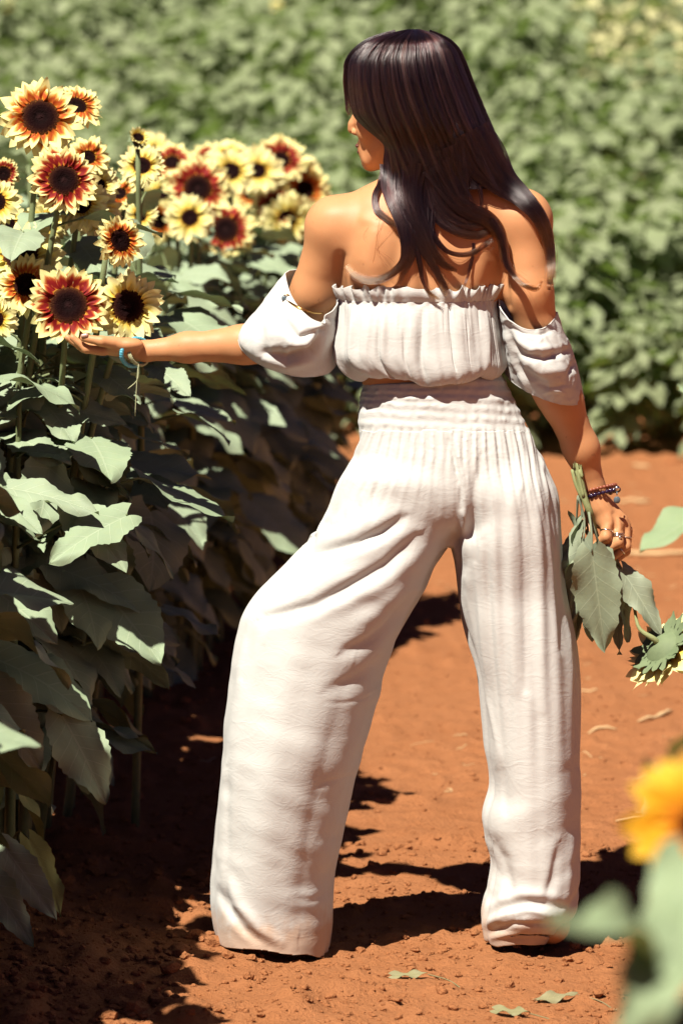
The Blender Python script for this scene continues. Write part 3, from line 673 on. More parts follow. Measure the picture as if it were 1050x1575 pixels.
# ------------------------------------------------------------------ top: gathered bodice with a frill
n = 900; th = np.linspace(0, 2*PI, n, endpoint=False)
rows = [ # py, xl, xr, ry, gather
 (437, 514, 767, .098, 1.6), (443, 515, 766, .100, 1.5), (449, 516, 765, .100, 1.2), (455, 518, 764, .098, .5), (459, 519, 764, .0975, .22), (463, 519, 764, .098, .3), (469, 518, 765, .100, .55), (480, 517, 767, .104, .9), (500, 515, 770, .109, 1.25), (525, 512, 773, .112, 1.4), (545, 512, 775, .115, 1.4), (560, 520, 776, .115, 1.3), (570, 530, 772, .112, 1.1), (577, 542, 765, .107, .9), (579, 552, 756, .103, .6), (575, 560, 750, .094, .3), (570, 563, 748, .088, .1)]
rows = np.array(rows, float); t = np.linspace(0, len(rows)-1, 120); R = np.stack([cubic(np.arange(len(rows)), rows[:, k], t) for k in range(5)], -1)
P = np.zeros((len(R), n, 3)); ct, st_ = np.cos(th), np.sin(th)
circ = np.stack([ct*.5, st_*.5, np.zeros(n)], -1)
for i, (y_, xl, xr, ry, ga) in enumerate(R):
    c = wp((xl+xr)/2, y_, .005); rx = (xr-xl)/2*M8
    s_ = t[i]/(len(rows)-1)
    fine = np.sin(th*64+2.5*vnoise(circ, 9, 3))*.5+.5*np.sin(th*41+3*vnoise(circ, 6, 5))
    broad = vnoise(circ*np.array([1, 1, 1])+[0, 0, s_*.25], 9, 7)+.55*vnoise(circ+[0, 0, s_*.2], 21, 9)-.5*np.maximum(0, vnoise(circ+[0, 0, s_*.12], 44, 12)-.45)*2
    if t[i] < 4:   # frill
        w = (4-t[i])/4; d = w*(.005*np.sin(th*23+7*vnoise(circ, 5, 13))+.0035*np.sin(th*41+6*vnoise(circ, 7, 15))); dz = w*.0045*vnoise(circ, 26, 17)+w*.003*np.sin(th*27+1+4*vnoise(circ, 5, 13)); out = .006*w**.7
    else:
        g = R[i, 4]; nearband = np.exp(-((t[i]-4.3)/1.1)**2)
        d = g*.0040*broad*sstep(4, 8, t[i])+.0016*fine*(nearband+.35*np.exp(-((t[i]-6.5)/1.8)**2)); dz = .0; out = 0
        d -= .006*np.exp(-((th-1.5*PI-.07+.1*s_)/.028)**2)*sstep(5, 8, t[i])          # centre back seam
        d -= .004*np.exp(-((th-1.5*PI-.36+.08*s_)/.022)**2)*sstep(4.5, 6, t[i])*sstep(10, 7, t[i])+.005*np.exp(-((th-1.5*PI+.42)/.03)**2)*sstep(6, 9, t[i])
        d = d*(1-sstep(13.5, 16, t[i])*.6)
        dz = sstep(8, 13, t[i])*(.0065*vnoise(circ, 6.5, 19)+.003*vnoise(circ, 15, 23)-.006*np.cos((th-1.5*PI-.06)*5)*np.exp(-((th-1.5*PI)/.9)**2)*.8)
    P[i] = np.stack([c[0]+(rx+d+out)*np.sign(ct)*np.abs(ct)**.84, c[1]+(ry+d+out)*np.sign(st_)*np.abs(st_)**.84, np.full(n, c[2])+dz], -1)
mb = MB(); i0 = int(np.searchsorted(t, 4))
mb.grid(P[i0:][::-1], closed=True); blouse = mb.build('blouse', CLOTH, person)
mb = MB(); mb.grid(P[:i0+1][::-1], closed=True); frill = mb.build('frill', CLOTH, blouse)
def thick(o, d=.0014):
    md = o.modifiers.new('cloth', 'SOLIDIFY'); md.thickness = d; md.offset = 0
thick(frill, .0009); thick(blouse)

# sleeves: rings given by left, right, camera-side and far-side points
def ring(L, Rr, Fp, Bp, n, sk=1.0):
    L, Rr, Fp, Bp = [wp(*q) for q in (L, Rr, Fp, Bp)]; c = (L+Rr)/2; a = np.linspace(0, 2*PI, n, endpoint=False)
    s = np.sin(a)[:, None]; k = np.cos(a)[:, None]
    return c+k*(Rr-L)/2+np.where(s > 0, s*(Fp-c), -s*(Bp-c))
def loft(rings, m, n):
    Rr = np.array(rings); x = np.linspace(0, len(rings)-1, m); xi = np.arange(len(rings)); out = np.zeros((m, n, 3))
    for k in range(3):
        for j in range(n): out[:, j, k] = cubic(xi, Rr[:, j, k], x)
    return out
n = 260; m_ = 90
Ls = loft([ring((437, 420, .03), (521, 448, -.01), (486, 494, -.075), (490, 420, .09), n), ring((416, 446, .03), (523, 470, .0), (472, 505, -.085), (470, 470, .13), n),
           ring((398, 474, .04), (523, 500, .01), (452, 525, -.085), (450, 500, .16), n), ring((374, 504, .06), (521, 535, .02), (432, 556, -.055), (436, 535, .17), n), ring((369, 516, .07), (516, 556, .03), (436, 574, -.03), (440, 552, .17), n)], m_, n)
RS0 = loft([ring((768, 446, .0), (855, 478, .02), (800, 503, -.07), (812, 462, .09), n), ring((768, 478, .0), (864, 506, .03), (812, 520, -.07), (818, 495, .11), n),
           ring((773, 515, .01), (877, 536, .05), (822, 548, -.065), (828, 530, .13), n), ring((777, 552, .02), (887, 574, .06), (836, 585, -.045), (838, 570, .145), n), ring((778, 572, .03), (894, 606, .07), (842, 614, -.02), (842, 596, .15), n)], m_, n)
Rs = RS0+np.array([0, -.045, 0])*sstep(0, .12, RS0[..., 0]-W(765, 500)[0])[..., None]
def sculpt_grid(P, strokes, wr_a=.0016, seed=0, thr=.3):
    a, b = P.shape[:2]; I = np.arange(a*b).reshape(a, b); J = np.concatenate([I, I[:, :1]], 1)
    F = np.stack([J[:-1, :-1], J[:-1, 1:], J[1:, 1:], J[1:, :-1]], -1).reshape(-1, 4); V = P.reshape(-1, 3); N = normals(V, F)
    c = V.mean(0); 
    if ((V-c)*N).sum() < 0: N = -N
    px, py = PX(V); bk = sstep(thr, -.3, N[:, 1]); d_ = np.zeros(len(V))
    for pts, w, am in strokes:
        d, sg, t = seg_dist(px, py, pts); d_ += am*np.exp(-(d/w)**2)*np.clip(1.2*np.sin(PI*np.clip(t*.9+.05, 0, 1))**.5, 0, 1)*bk
    rg = 1-np.abs(fbm(V, 20, 3, 90+seed)); d_ += wr_a*np.clip(rg-.6, 0, 1)*2+.0035*vnoise(V, 11, 95+seed)
    return (V+N*d_[:, None]).reshape(a, b, 3)
Ls = sculpt_grid(Ls, [([(440, 500), (458, 520), (500, 508), (518, 476)], 7, -.010), ([(408, 545), (440, 552), (478, 540), (512, 492)], 9, -.014), ([(446, 528), (474, 528), (506, 500)], 8, .009), ([(404, 470), (402, 520), (404, 548)], 8, -.004), ([(430, 450), (436, 490), (455, 510)], 6, -.004), ([(400, 550), (440, 564), (480, 556)], 6, .004), ([(500, 575), (512, 540), (519, 500)], 6, .004)], .0012, 1)
Rs = sculpt_grid(Rs, [([(775, 500), (800, 512), (830, 515), (846, 508)], 4, -.003), ([(778, 510), (800, 545), (835, 552), (870, 540)], 6, -.007), ([(786, 520), (815, 536), (850, 536)], 7, .005), ([(782, 530), (800, 570), (835, 590)], 7, -.006), ([(795, 545), (830, 572), (870, 570)], 9, .005), ([(880, 560), (874, 574)], 4, -.005), ([(840, 508), (852, 530), (858, 555)], 5, -.004), ([(776, 512), (790, 560), (812, 600)], 4, .005), ([(835, 606), (850, 600), (868, 606)], 3, .002), ([(822, 592), (845, 597), (870, 592)], 4, -.003)], .0022, 2)
for Pq in (Ls, Rs):
    mb = MB(); mb.grid(Pq, closed=True); s_o = mb.build('sleeve', CLOTH, blouse); thick(s_o, .0016)
    for q in (0, -1):     # rolled edge stitching
        e = Pq[q]; mb = MB(); mb.tube(np.concatenate([e, e[:2]]), .0013, 6); mb.build('hem', CLOTH, s_o)

# ------------------------------------------------------------------ hair
HROW = np.array([ # py, left, right, dy centre, half depth
 (44.5, 630, 643, .02, .015), (47.5, 614, 655, .02, .04), (52, 596, 669, .02, .06), (60, 572, 684, .02, .085), (72, 553, 698, .02, .10), (90, 538, 708, .02, .112), (115, 534, 718, .02, .12), (150, 536, 732, .02, .123), (180, 543, 744, .015, .118), (200, 562, 753, .01, .11), (218, 583, 761, .008, .10), (250, 588, 774, .0, .088), (285, 588, 790, -.005, .082), (320, 600, 800, -.02, .07), (350, 615, 720, -.03, .055)], float)
hairS = stack([tuple(r) for r in HROW], e=2.0)
def hair_f(P):
    return hairS[0](P)+.006
HV, HFc = nets(hair_f, hairS[1]-.01, hairS[2]+.01, .004, slack=3, relax=3)
hpx, hpy = PX(HV)
# keep the shell to scalp and back of the head (open over the face)
loc_f = (HV-HC)@HF; loc_u = (HV-HC)@HU
keep = (hpy < 292) & ~((loc_f > .052) & (loc_u < .045)); fm = keep[HFc].all(1)
Nn = normals(HV, HFc); HV2 = HV+Nn*(.0012*vnoise(HV*np.array([1, 1, .15]), 260, 3))[:, None]
def sub4(V, F, fm, name, mat, parent):
    F2 = F[fm]; u, inv = np.unique(F2, return_inverse=True); return mesh_np(name, V[u], inv.reshape(-1, 4), mat, parent)
hair_base = sub4(HV2, HFc, fm, 'hair', HAIRB, person)
# depth map of body and hair seen from the camera
gx = np.arange(505, 880, 5.0); gy = np.arange(36, 480, 5.0); GX, GY = np.meshgrid(gx, gy, indexing='ij')
def march(f):
    Yd = np.full(GX.size, 7.80); hit = np.zeros(GX.size, bool); fx, fy = GX.ravel(), GY.ravel(); mn = np.full(GX.size, 9.0); mny = Yd.copy()
    for _ in range(70):
        P = Wn(fx, fy, Yd); d = f(P); b = d < mn; mn[b] = d[b]; mny[b] = Yd[b]; Yd = np.where(d > .0005, np.minimum(Yd+np.clip(d*.7, .0008, .03), 8.25), Yd)
    return np.where(mn < .004, mny, np.nan).reshape(GX.shape)
def fill(D):
    D = D.copy()
    for _ in range(200):
        bad = np.isnan(D)
        if not bad.any(): break
        Z = np.pad(D, 1, constant_values=np.nan); st = np.stack([Z[:-2, 1:-1], Z[2:, 1:-1], Z[1:-1, :-2], Z[1:-1, 2:]])
        with np.errstate(all='ignore'):
            import warnings; warnings.simplefilter('ignore'); mn = np.nanmean(st, 0)
        D[bad] = mn[bad]
    return D
upper = lambda P: np.minimum(smin(smin(torso[0](P), l_arm[0](P), .028), r_arm[0](P), .028), head[0](P))
D_body = fill(march(upper)); D_hair = fill(march(lambda P: hairS[0](P)))
cl_ = 7.92-.02*sstep(455, 470, GY); D_body = np.where(GY > 432, np.minimum(D_body, cl_-.012), D_body)
def blur(D, n):
    for _ in range(n):
        Z = np.pad(D, 1, mode='edge'); D = (Z[1:-1, :-2]+Z[1:-1, 2:]+Z[:-2, 1:-1]+Z[2:, 1:-1]+2*D)/6
    return D
D_soft = np.minimum(blur(np.where((GY < 350) & (GX > 585) & (GX < 760), np.minimum(D_body, D_hair+.02), D_body), 60), D_body+.0)
def lookup(D, x, y):
    a = np.clip((x-gx[0])/5, 0, len(gx)-1.001); b = np.clip((y-gy[0])/5, 0, len(gy)-1.001); i, j = a.astype(int), b.astype(int); u, v = a-i, b-j
    return D[i, j]*(1-u)*(1-v)+D[i+1, j]*u*(1-v)+D[i, j+1]*(1-u)*v+D[i+1, j+1]*u*v
strands = []; tips = []; rads = []; shades = []; SH = [0.0]
def put(xy, Y, tip, rad):
    shades.append(np.full(len(xy), SH[0]))
    strands.append(Wn(xy[:, 0], xy[:, 1], Y)); tips.append(tip); rads.append(rad)
def left_edge(py, s):
    sm = cubic([45, 90, 150, 180, 218, 250, 285, 320], [600, 538, 536, 544, 558, 572, 584, 598], py); w = sstep(-.45, -.98, s); return np.where(py > 150, sm*(1-w)+edge(py, 1)*w, edge(py, 1))
# main mass: from the crown down to the shoulders, wrapping the head
def edge(py, k): return cubic(HROW[:, 0], HROW[:, k], py)
cpy = np.array([48, 56, 70, 90, 115, 145, 180, 215, 250, 285, 310])
def main_strand(s, end, front, lay, tipc=0.0):
    n_ = 22; q = np.linspace(0, 1, n_); y0 = 45+4*rng.random(); py = y0+(end-y0)*q**1.15
    xl, xr = left_edge(py, s), edge(py, 2); dc, rd = edge(py, 3), edge(py, 4)
    s2 = s+.018*np.sin(q*5+s*40+rng.random())*q+rng.normal(0, .006)*q; s2 = np.clip(s2, -1.02, 1.02); SH[0] = max(0, .05+.5*float(vnoise(np.array([[s*95, .5, .5]]), 1, 8)[0])+.35*float(vnoise(np.array([[s*33, .5, .5]]), 1, 9)[0]))
    x = (xl+xr)/2+s2*(xr-xl)/2; c = np.sqrt(np.clip(1-s2**2, 0, 1)); shrink = 1-lay
    sg = -1 if front else 1; Yd = 8+dc+sg*c*rd*shrink
    x = (xl+xr)/2+(x-(xl+xr)/2)*(1-lay*.35)
    Yd = Yd+(.006*vnoise(np.stack([np.full(n_, s*22), q*1.2, q*0], -1), 1, 4)+.003*vnoise(np.stack([np.full(n_, s*70), q*2, q*0], -1), 1, 5))*(-sg)*-1
    x = x+1.6*vnoise(np.stack([np.full(n_, s*12), q*3, q*0], -1), 1, 6)*q
    Yd2 = lookup(D_soft, x, py)-.004-.012*rng.random()
    if front: Yd = np.where(py > 262, np.minimum(Yd, Yd2), Yd)
    r = np.full(n_, .00036); r[-4:] *= np.array([.9, .7, .5, .2]); put(np.stack([x, py], -1), Yd, np.full(n_, tipc)*q**3, r)
for i in range(7000):
    s = math.sin((rng.random()-.5)*PI); s = s*.99
    end = rng.uniform(262, 312) if s > -.55 else rng.uniform(236, 300)
    if .30 < s < .60: end = rng.uniform(235, 280)
    elif s >= .60: end = rng.uniform(215, 300)
    main_strand(s, end, True, .10*rng.random()**2)
for i in range(1300):
    s = rng.uniform(-.2, 1.0); main_strand(s, rng.uniform(240, 290), False, .1*rng.random())
# fly-away hairs at the outline
for i in range(420):
    s = rng.choice([-1, 1])*rng.uniform(.99, 1.06); n_ = 18; q = np.linspace(0, 1, n_); e_ = rng.uniform(110, 300) if s > 0 else rng.uniform(90, 180); py = 49+(e_-49)*q
    xl, xr = edge(py, 1), edge(py, 2); x = (xl+xr)/2+s*(xr-xl)/2*(1+.012*np.sin(q*9+i)*q); put(np.stack([x, py-3*rng.random()*(1-q)], -1), 8+edge(py, 3)-.01*rng.random(), q*0, np.full(n_, .0003))
# locks: (px, py, half width, lift, tip colour) polylines lying on the back
LOCK = [
 (1100, [(724, 200, 24), (750, 250, 25), (774, 280, 19), (798, 300, 15), (820, 322, 12), (836, 348, 9), (845, 380, 6), (847, 410, 4), (844, 446, 1.5)], .008, .35),
 (300, [(736, 240, 10), (770, 286, 7), (805, 310, 6), (830, 345, 5), (842, 390, 4), (846, 440, 1.5)], .010, .7),
 (620, [(668, 255, 22), (685, 285, 16), (700, 308, 12), (722, 324, 10), (748, 335, 9), (765, 352, 8), (773, 374, 6), (776, 398, 5), (782, 416, 3)], .018, .75),
 (200, [(755, 338, 6), (768, 358, 5), (776, 385, 4), (779, 405, 4), (790, 424, 2.5), (808, 440, 2), (826, 444, 1.5), (833, 432, 1)], .020, .95),
 (380, [(665, 260, 18), (672, 300, 12), (690, 330, 9), (716, 344, 7), (745, 344, 6), (768, 352, 5)], .014, .2),
 (420, [(660, 270, 14), (664, 310, 9), (678, 338, 7), (704, 356, 6), (732, 362, 5), (755, 356, 4), (766, 366, 4)], .012, .4),
 (150, [(655, 290, 8), (658, 330, 5), (668, 365, 4), (690, 388, 3), (716, 392, 3), (742, 380, 3), (760, 362, 2)], .010, .5),
 (760, [(634, 250, 26), (630, 290, 22), (638, 325, 15), (652, 358, 9), (666, 388, 6), (684, 408, 4), (702, 417, 2)], .014, .25),
 (620, [(612, 250, 20), (612, 290, 16), (622, 330, 11), (640, 362, 7), (656, 392, 5), (672, 420, 4), (688, 446, 2)], .013, .25),
 (700, [(604, 255, 16), (600, 290, 12), (610, 322, 10), (620, 352, 9), (624, 380, 7), (620, 402, 5), (606, 418, 4), (586, 429, 3.5), (564, 431, 3), (545, 423, 2.5), (533, 408, 1.5)], .012, .9),
 (300, [(620, 290, 14), (630, 330, 10), (634, 370, 7), (630, 400, 5), (620, 420, 4), (612, 440, 2)], .010, .4),
 (260, [(646, 280, 14), (650, 330, 8), (652, 370, 5), (662, 400, 4), (676, 425, 3), (684, 440, 2)], .010, .4),
 (160, [(668, 280, 10), (664, 330, 6), (662, 370, 4), (668, 410, 3), (686, 455, 2)], .012, .5),
 (90, [(592, 262, 6), (584, 282, 4), (577, 305, 3), (582, 324, 3), (600, 340, 3), (614, 358, 2)], .012, .5),
 (60, [(590, 275, 5), (574, 302, 2), (576, 322, 2), (592, 338, 2), (612, 352, 2), (618, 380, 1)], .006, .7),
 (60, [(728, 374, 2), (726, 395, 2), (720, 420, 1.5), (712, 444, 1)], .004, .4),
 (80, [(640, 380, 4), (646, 410, 3), (650, 432, 2), (662, 452, 1.5), (676, 462, 1)], .008, .6),
 (500, [(690, 225, 24), (700, 255, 18), (705, 280, 12), (712, 300, 7), (716, 318, 4)], .016, .1),
 (80, [(690, 300, 6), (700, 312, 3), (712, 300, 2), (716, 285, 1)], .006, .2),
 (40, [(736, 285, 4), (740, 310, 2), (736, 330, 1.5), (726, 350, 1)], .004, .2),
]
for cnt, pl_, lift, tc in LOCK:
    n_ = 36; base = curve(pl_, n_); q = np.linspace(0, 1, n_)
    nx = np.gradient(base[:, 0]); ny = np.gradient(base[:, 1]); L_ = np.hypot(nx, ny)+1e-9; nx, ny = -ny/L_, nx/L_
    for i in range(int(cnt*.75)):
        a = rng.random()*2*PI; r0 = math.sqrt(rng.random()); r1 = r0*math.cos(a); SH[0] = max(0, .04+.5*float(vnoise(np.array([[r1*4.5, cnt*.37, base[0, 0]]]), 1, 8)[0])); dz = r0*math.sin(a)
        stray = rng.random() < .25; am = rng.normal(0, 4.5 if stray else 1.6); fr = rng.uniform(2, 6)
        sub_ = .18*math.sin(8*r1)*np.sin(q*7+cnt)
        o = (r1*1.2+sub_)*base[:, 2]+am*np.sin(q*fr+rng.random()*6)*q**1.5
        x = base[:, 0]+nx*o; y = base[:, 1]+ny*o
        cut = n_-int(rng.random()**1.5*10); 
        Yb = lookup(D_soft, x, y); Yh = lookup(D_hair, x, y)
        hw = base[:, 2]*M8
        Yd = Yb-.0025-lift*np.minimum(1, hw/.004)*(.35+.65*(dz*.5+.5))*np.clip(1.3-q, .25, 1)-hw*.5*(dz*.5+.5)
        blend = sstep(375, 255, y); Yd = Yd*(1-blend)+np.minimum(Yd, Yh-.001+.008*rng.random())*blend
        for _k in range(6): Yd = np.concatenate([Yd[:1], (Yd[:-2]+2*Yd[1:-1]+Yd[2:])/4, Yd[-1:]])
        Yd = np.minimum(Yd, lookup(D_body, x, y)-.0015)
        s_ = slice(0, max(8, cut)); nn = len(x[s_]); rr = np.full(nn, .00034 if not stray else .00024); rr[-5:] *= np.linspace(.9, .25, 5)
        put(np.stack([x, y], -1)[s_], Yd[s_], (tc*sstep(.45, .95, q)*rng.uniform(.5, 1.1))[s_], rr)
# single stray arcs
for i in range(12):
    x0 = rng.uniform(585, 700); y0 = rng.uniform(290, 350); n_ = 20; q = np.linspace(0, 1, n_); k = rng.normal(0, 1)
    x = x0+60*k*q+rng.normal(0, 25)*np.sin(q*rng.uniform(2, 5)); y = y0+rng.uniform(50, 110)*q+15*np.sin(q*4+i)*q
    put(np.stack([x, y], -1), lookup(D_body, x, y)-.003-.006*rng.random(), q*.7, np.full(n_, .00017))
hc_ = bpy.data.hair_curves.new('hair_strands'); hc_.add_curves([len(s) for s in strands])
allp = np.concatenate(strands)-np.asarray(PORG); hc_.attributes['position'].data.foreach_set('vector', allp.astype(np.float32).ravel())
ra = hc_.attributes.get('radius') or hc_.attributes.new('radius', 'FLOAT', 'POINT'); ra.data.foreach_set('value', np.concatenate(rads).astype(np.float32))
ta = hc_.attributes.new('tip', 'FLOAT', 'POINT'); ta.data.foreach_set('value', np.clip(np.concatenate(tips), 0, 1).astype(np.float32))
sa = hc_.attributes.new('shade', 'FLOAT', 'POINT'); sa.data.foreach_set('value', np.clip(np.concatenate(shades), 0, 1).astype(np.float32))
hc_.materials.append(HAIR); ho = bpy.data.objects.new('hair_strands', hc_); COL.objects.link(ho); ho.parent = hair_base
WLOC['hair_strands'] = np.asarray(PORG)
# ------------------------------------------------------------------ leaves, stems and flower heads
def unit(v): v = np.asarray(v, float); return v/(np.linalg.norm(v)+1e-12)
def add_leaf(mb, base, d, nrm, L, Wd, droop=.6, fold=.35, wave=.05, c=1.0, nu=16, nv=8, seed=0.0, twist=0.0, serr=1.0, lobe=.10):
    """heart-shaped toothed blade: base point, heading, upper-side normal, length, full width"""
    d = unit(d); nrm = np.asarray(nrm, float); nrm = unit(nrm-d*(nrm@d)); sd = np.cross(nrm, d)
    u = np.linspace(0, 1, nu+1); v = np.linspace(-1, 1, nv+1); U, V_ = np.meshgrid(u, v, indexing='ij'); A = np.abs(V_)
    w = Wd*.5*1.62*(U+.015)**.42*(1-U)**.82*(1+.12*np.sin(PI*U)); w = w/1.02
    teeth = 1+serr*.075*((U*nu*.5*2 % 2)-.5)*(A > .9)
    y = V_*w*teeth; x = L*U-L*lobe*A**1.5*(1-U)**5-.02*L*A*(1-U)
    th = droop*(U**1.3)                       # bend down along the midrib
    xb = np.cumsum(np.concatenate([np.zeros((1, nv+1)), np.cos((th[1:]+th[:-1])/2)*np.diff(U, axis=0)], 0), 0)*L+(x-L*U)
    zb = -np.cumsum(np.concatenate([np.zeros((1, nv+1)), np.sin((th[1:]+th[:-1])/2)*np.diff(U, axis=0)], 0), 0)*L
    z = zb+fold*A*w*.55-fold*A**2*w*.35+wave*L*np.sin(U*9+seed+V_*1.5)*A**2+.035*L*np.sin(U*14+seed*3)*A**3*np.sign(V_)-.012*L*np.exp(-(V_/.12)**2)+twist*y*U
    P = np.asarray(base)+xb[..., None]*d+y[..., None]*sd+z[..., None]*nrm
    mb.grid(P, np.stack([U, V_*.5+.5], -1), c)
def petal(mb, C, fwd, rd, L, w, r0, up0, up1, c, twist):
    """one ray floret: C centre, fwd facing axis, rd radial direction"""
    sd = np.cross(fwd, rd); u = np.linspace(0, 1, 8); v = np.array([-1, -.5, 0, .5, 1]); U, V_ = np.meshgrid(u, v, indexing='ij')
    ww = w*.5*1.12*np.sin(PI*np.clip(U*.9+.1, 0, 1)**.9)**.8; ww[-1] = 0; ww[0] = w*.16
    a = up0+(up1-up0)*U; h = np.cumsum(np.sin(a)*L/7, 0)-np.sin(a[:1])*L/7; r = r0+np.cumsum(np.cos(a)*L/7, 0)-np.cos(a[:1])*L/7
    y = V_*ww; hh = h+w*.18*(V_**2)*(1-U)+twist*y+.04*L*np.sin(U*7+c*90)*V_
    mb.grid(C+r[..., None]*rd+y[..., None]*sd+hh[..., None]*fwd, np.stack([U, V_*.5+.5], -1), c)
def flower(parent, C, fwd, R, kind, disc=.46, seed=0, n1=21, n2=15, cup=.15, loc=None, up=(0, 0, 1), name='flower_head', seeds=DISC):
    r_ = np.random.default_rng(seed+100); fwd = unit(fwd); a = unit(np.cross(up, fwd)); b = np.cross(fwd, a); rd_ = R*disc
    mb = MB()
    for n_, Ls, lay, o in ((n1, 1.0, 0, 0), (n2, .86, 1, .5)):
        for i in range(n_):
            t = (i+o+r_.normal(0, .16))/n_*2*PI; rd = math.cos(t)*a+math.sin(t)*b; L = (R-rd_*.85)*Ls*r_.uniform(.82, 1.08)
            if r_.random() < .04: continue
            petal(mb, C+fwd*(.004+.003*lay), fwd, rd, L, L*r_.uniform(.36, .47) if disc < .6 else L*.6, rd_*.82, cup+.22*lay+r_.normal(0, .12), cup-.25+r_.normal(0, .35), 1+r_.normal(0, .045), r_.normal(0, .35))
    head = mb.build(name, PET[kind], parent)
    mb = MB(); rr = np.linspace(0, 1, 14); t = np.linspace(0, 2*PI, 40, endpoint=False); Rg, Tg = np.meshgrid(rr, t, indexing='ij')
    hgt = rd_*(.16+.24*np.sqrt(np.clip(1-Rg**2, 0, 1))-.20*np.exp(-(Rg/.36)**2)+.10*np.exp(-(Rg/.14)**2))
    P = C+(rd_*Rg*np.cos(Tg))[..., None]*a+(rd_*Rg*np.sin(Tg))[..., None]*b+(hgt+.0012*vnoise(np.stack([Rg*np.cos(Tg), Rg*np.sin(Tg), Rg*0], -1), 26, seed))[..., None]*fwd
    mb.grid(P, np.stack([Rg, Tg/6.3], -1), closed=True); mb.build('seed_disc', seeds, head)
    mb = MB()
    Pb = C+(rd_*1.02*Rg[:6]/Rg[5, 0]*np.cos(Tg[:6]))[..., None]*a+(rd_*1.02*Rg[:6]/Rg[5, 0]*np.sin(Tg[:6]))[..., None]*b-((rd_*.55)*(1-(Rg[:6]/Rg[5, 0])**2))[..., None]*fwd
    mb.grid(Pb, closed=True)
    for i in range(18):
        t_ = (i+r_.normal(0, .2))/18*2*PI; rd = math.cos(t_)*a+math.sin(t_)*b; add_leaf(mb, C+rd*rd_*.75-fwd*rd_*.18, rd-fwd*.15, -fwd, R*.42*r_.uniform(.8, 1.15), R*.30, droop=-.2+r_.normal(0, .4), fold=.3, nu=6, nv=2, serr=0, wave=0, lobe=0)
    mb.build('sepals', SEPAL, head)
    return head
def stem_pts(base, top, bow=(0, 0, 0), fwd=None, n=18):
    t = np.linspace(0, 1, n)[:, None]; base, top = np.asarray(base), np.asarray(top)
    P = base+(top-base)*t**1.15+np.asarray(bow)*np.sin(PI*t)
    P[:, 2] = base[2]+(top[2]-base[2])*t[:, 0]
    if fwd is not None:      # neck bends towards the flower's back
        P = P-np.asarray(fwd)*.03*np.exp(-((1-t)/.06)**2)+np.asarray(fwd)*.015*np.exp(-((1-t)/.02)**2)
    return P
def foliage(smb, lmb, S, r_, zlo=.12, zhi=.95, n=15, bias=None, size=.15, c0=1.0, rad=.0055, nu=16, nv=8, pet_len=1.0):
    """leaves with petioles spiralling up a stem"""
    ang = r_.random()*6.28; zt = S[-1, 2]; zb = S[0, 2]
    for i in range(n):
        f = zlo+(zhi-zlo)*(i+r_.random()*.6)/n; k = f*(len(S)-1); j = min(int(k), len(S)-2); p = S[j]+(S[j+1]-S[j])*(k-j)
        ang += 2.4; a = ang+r_.normal(0, .25)
        out = np.array([math.cos(a), math.sin(a), 0])
        if bias is not None: out = unit(out+np.asarray(bias)*r_.uniform(.0, 1.0))
        sz = size*(.55+.75*math.sin(PI*min(.98, .18+.74*f))**.8)*r_.uniform(.75, 1.2); pl = pet_len*sz*r_.uniform(.45, .85); el = r_.uniform(.25, .8)
        e = p+out*pl*math.cos(el)+np.array([0, 0, pl*math.sin(el)]); mid = p+out*pl*.45*math.cos(el)+np.array([0, 0, pl*.62*math.sin(el)])
        smb.tube(curve([p, mid, e], 6), np.linspace(rad*.5, rad*.34, 6), 5)
        dp = r_.uniform(-.42, .22)-.55*(1-f); d = out*math.cos(dp)+np.array([0, 0, math.sin(dp)]); side = np.cross([0, 0, 1], out)
        nr = np.array([0, 0, 1])*math.cos(dp)-out*math.sin(dp)+side*r_.normal(0, .3)
        c = c0 if f > .22 or r_.random() < .6 else r_.uniform(.3, .8)
        add_leaf(lmb, e, d+side*r_.normal(0, .15), nr, sz, sz*r_.uniform(.70, .98), droop=r_.uniform(.15, .75), fold=r_.uniform(.1, .6), wave=r_.uniform(.01, .05), c=c, nu=nu, nv=nv, seed=r_.random()*6)

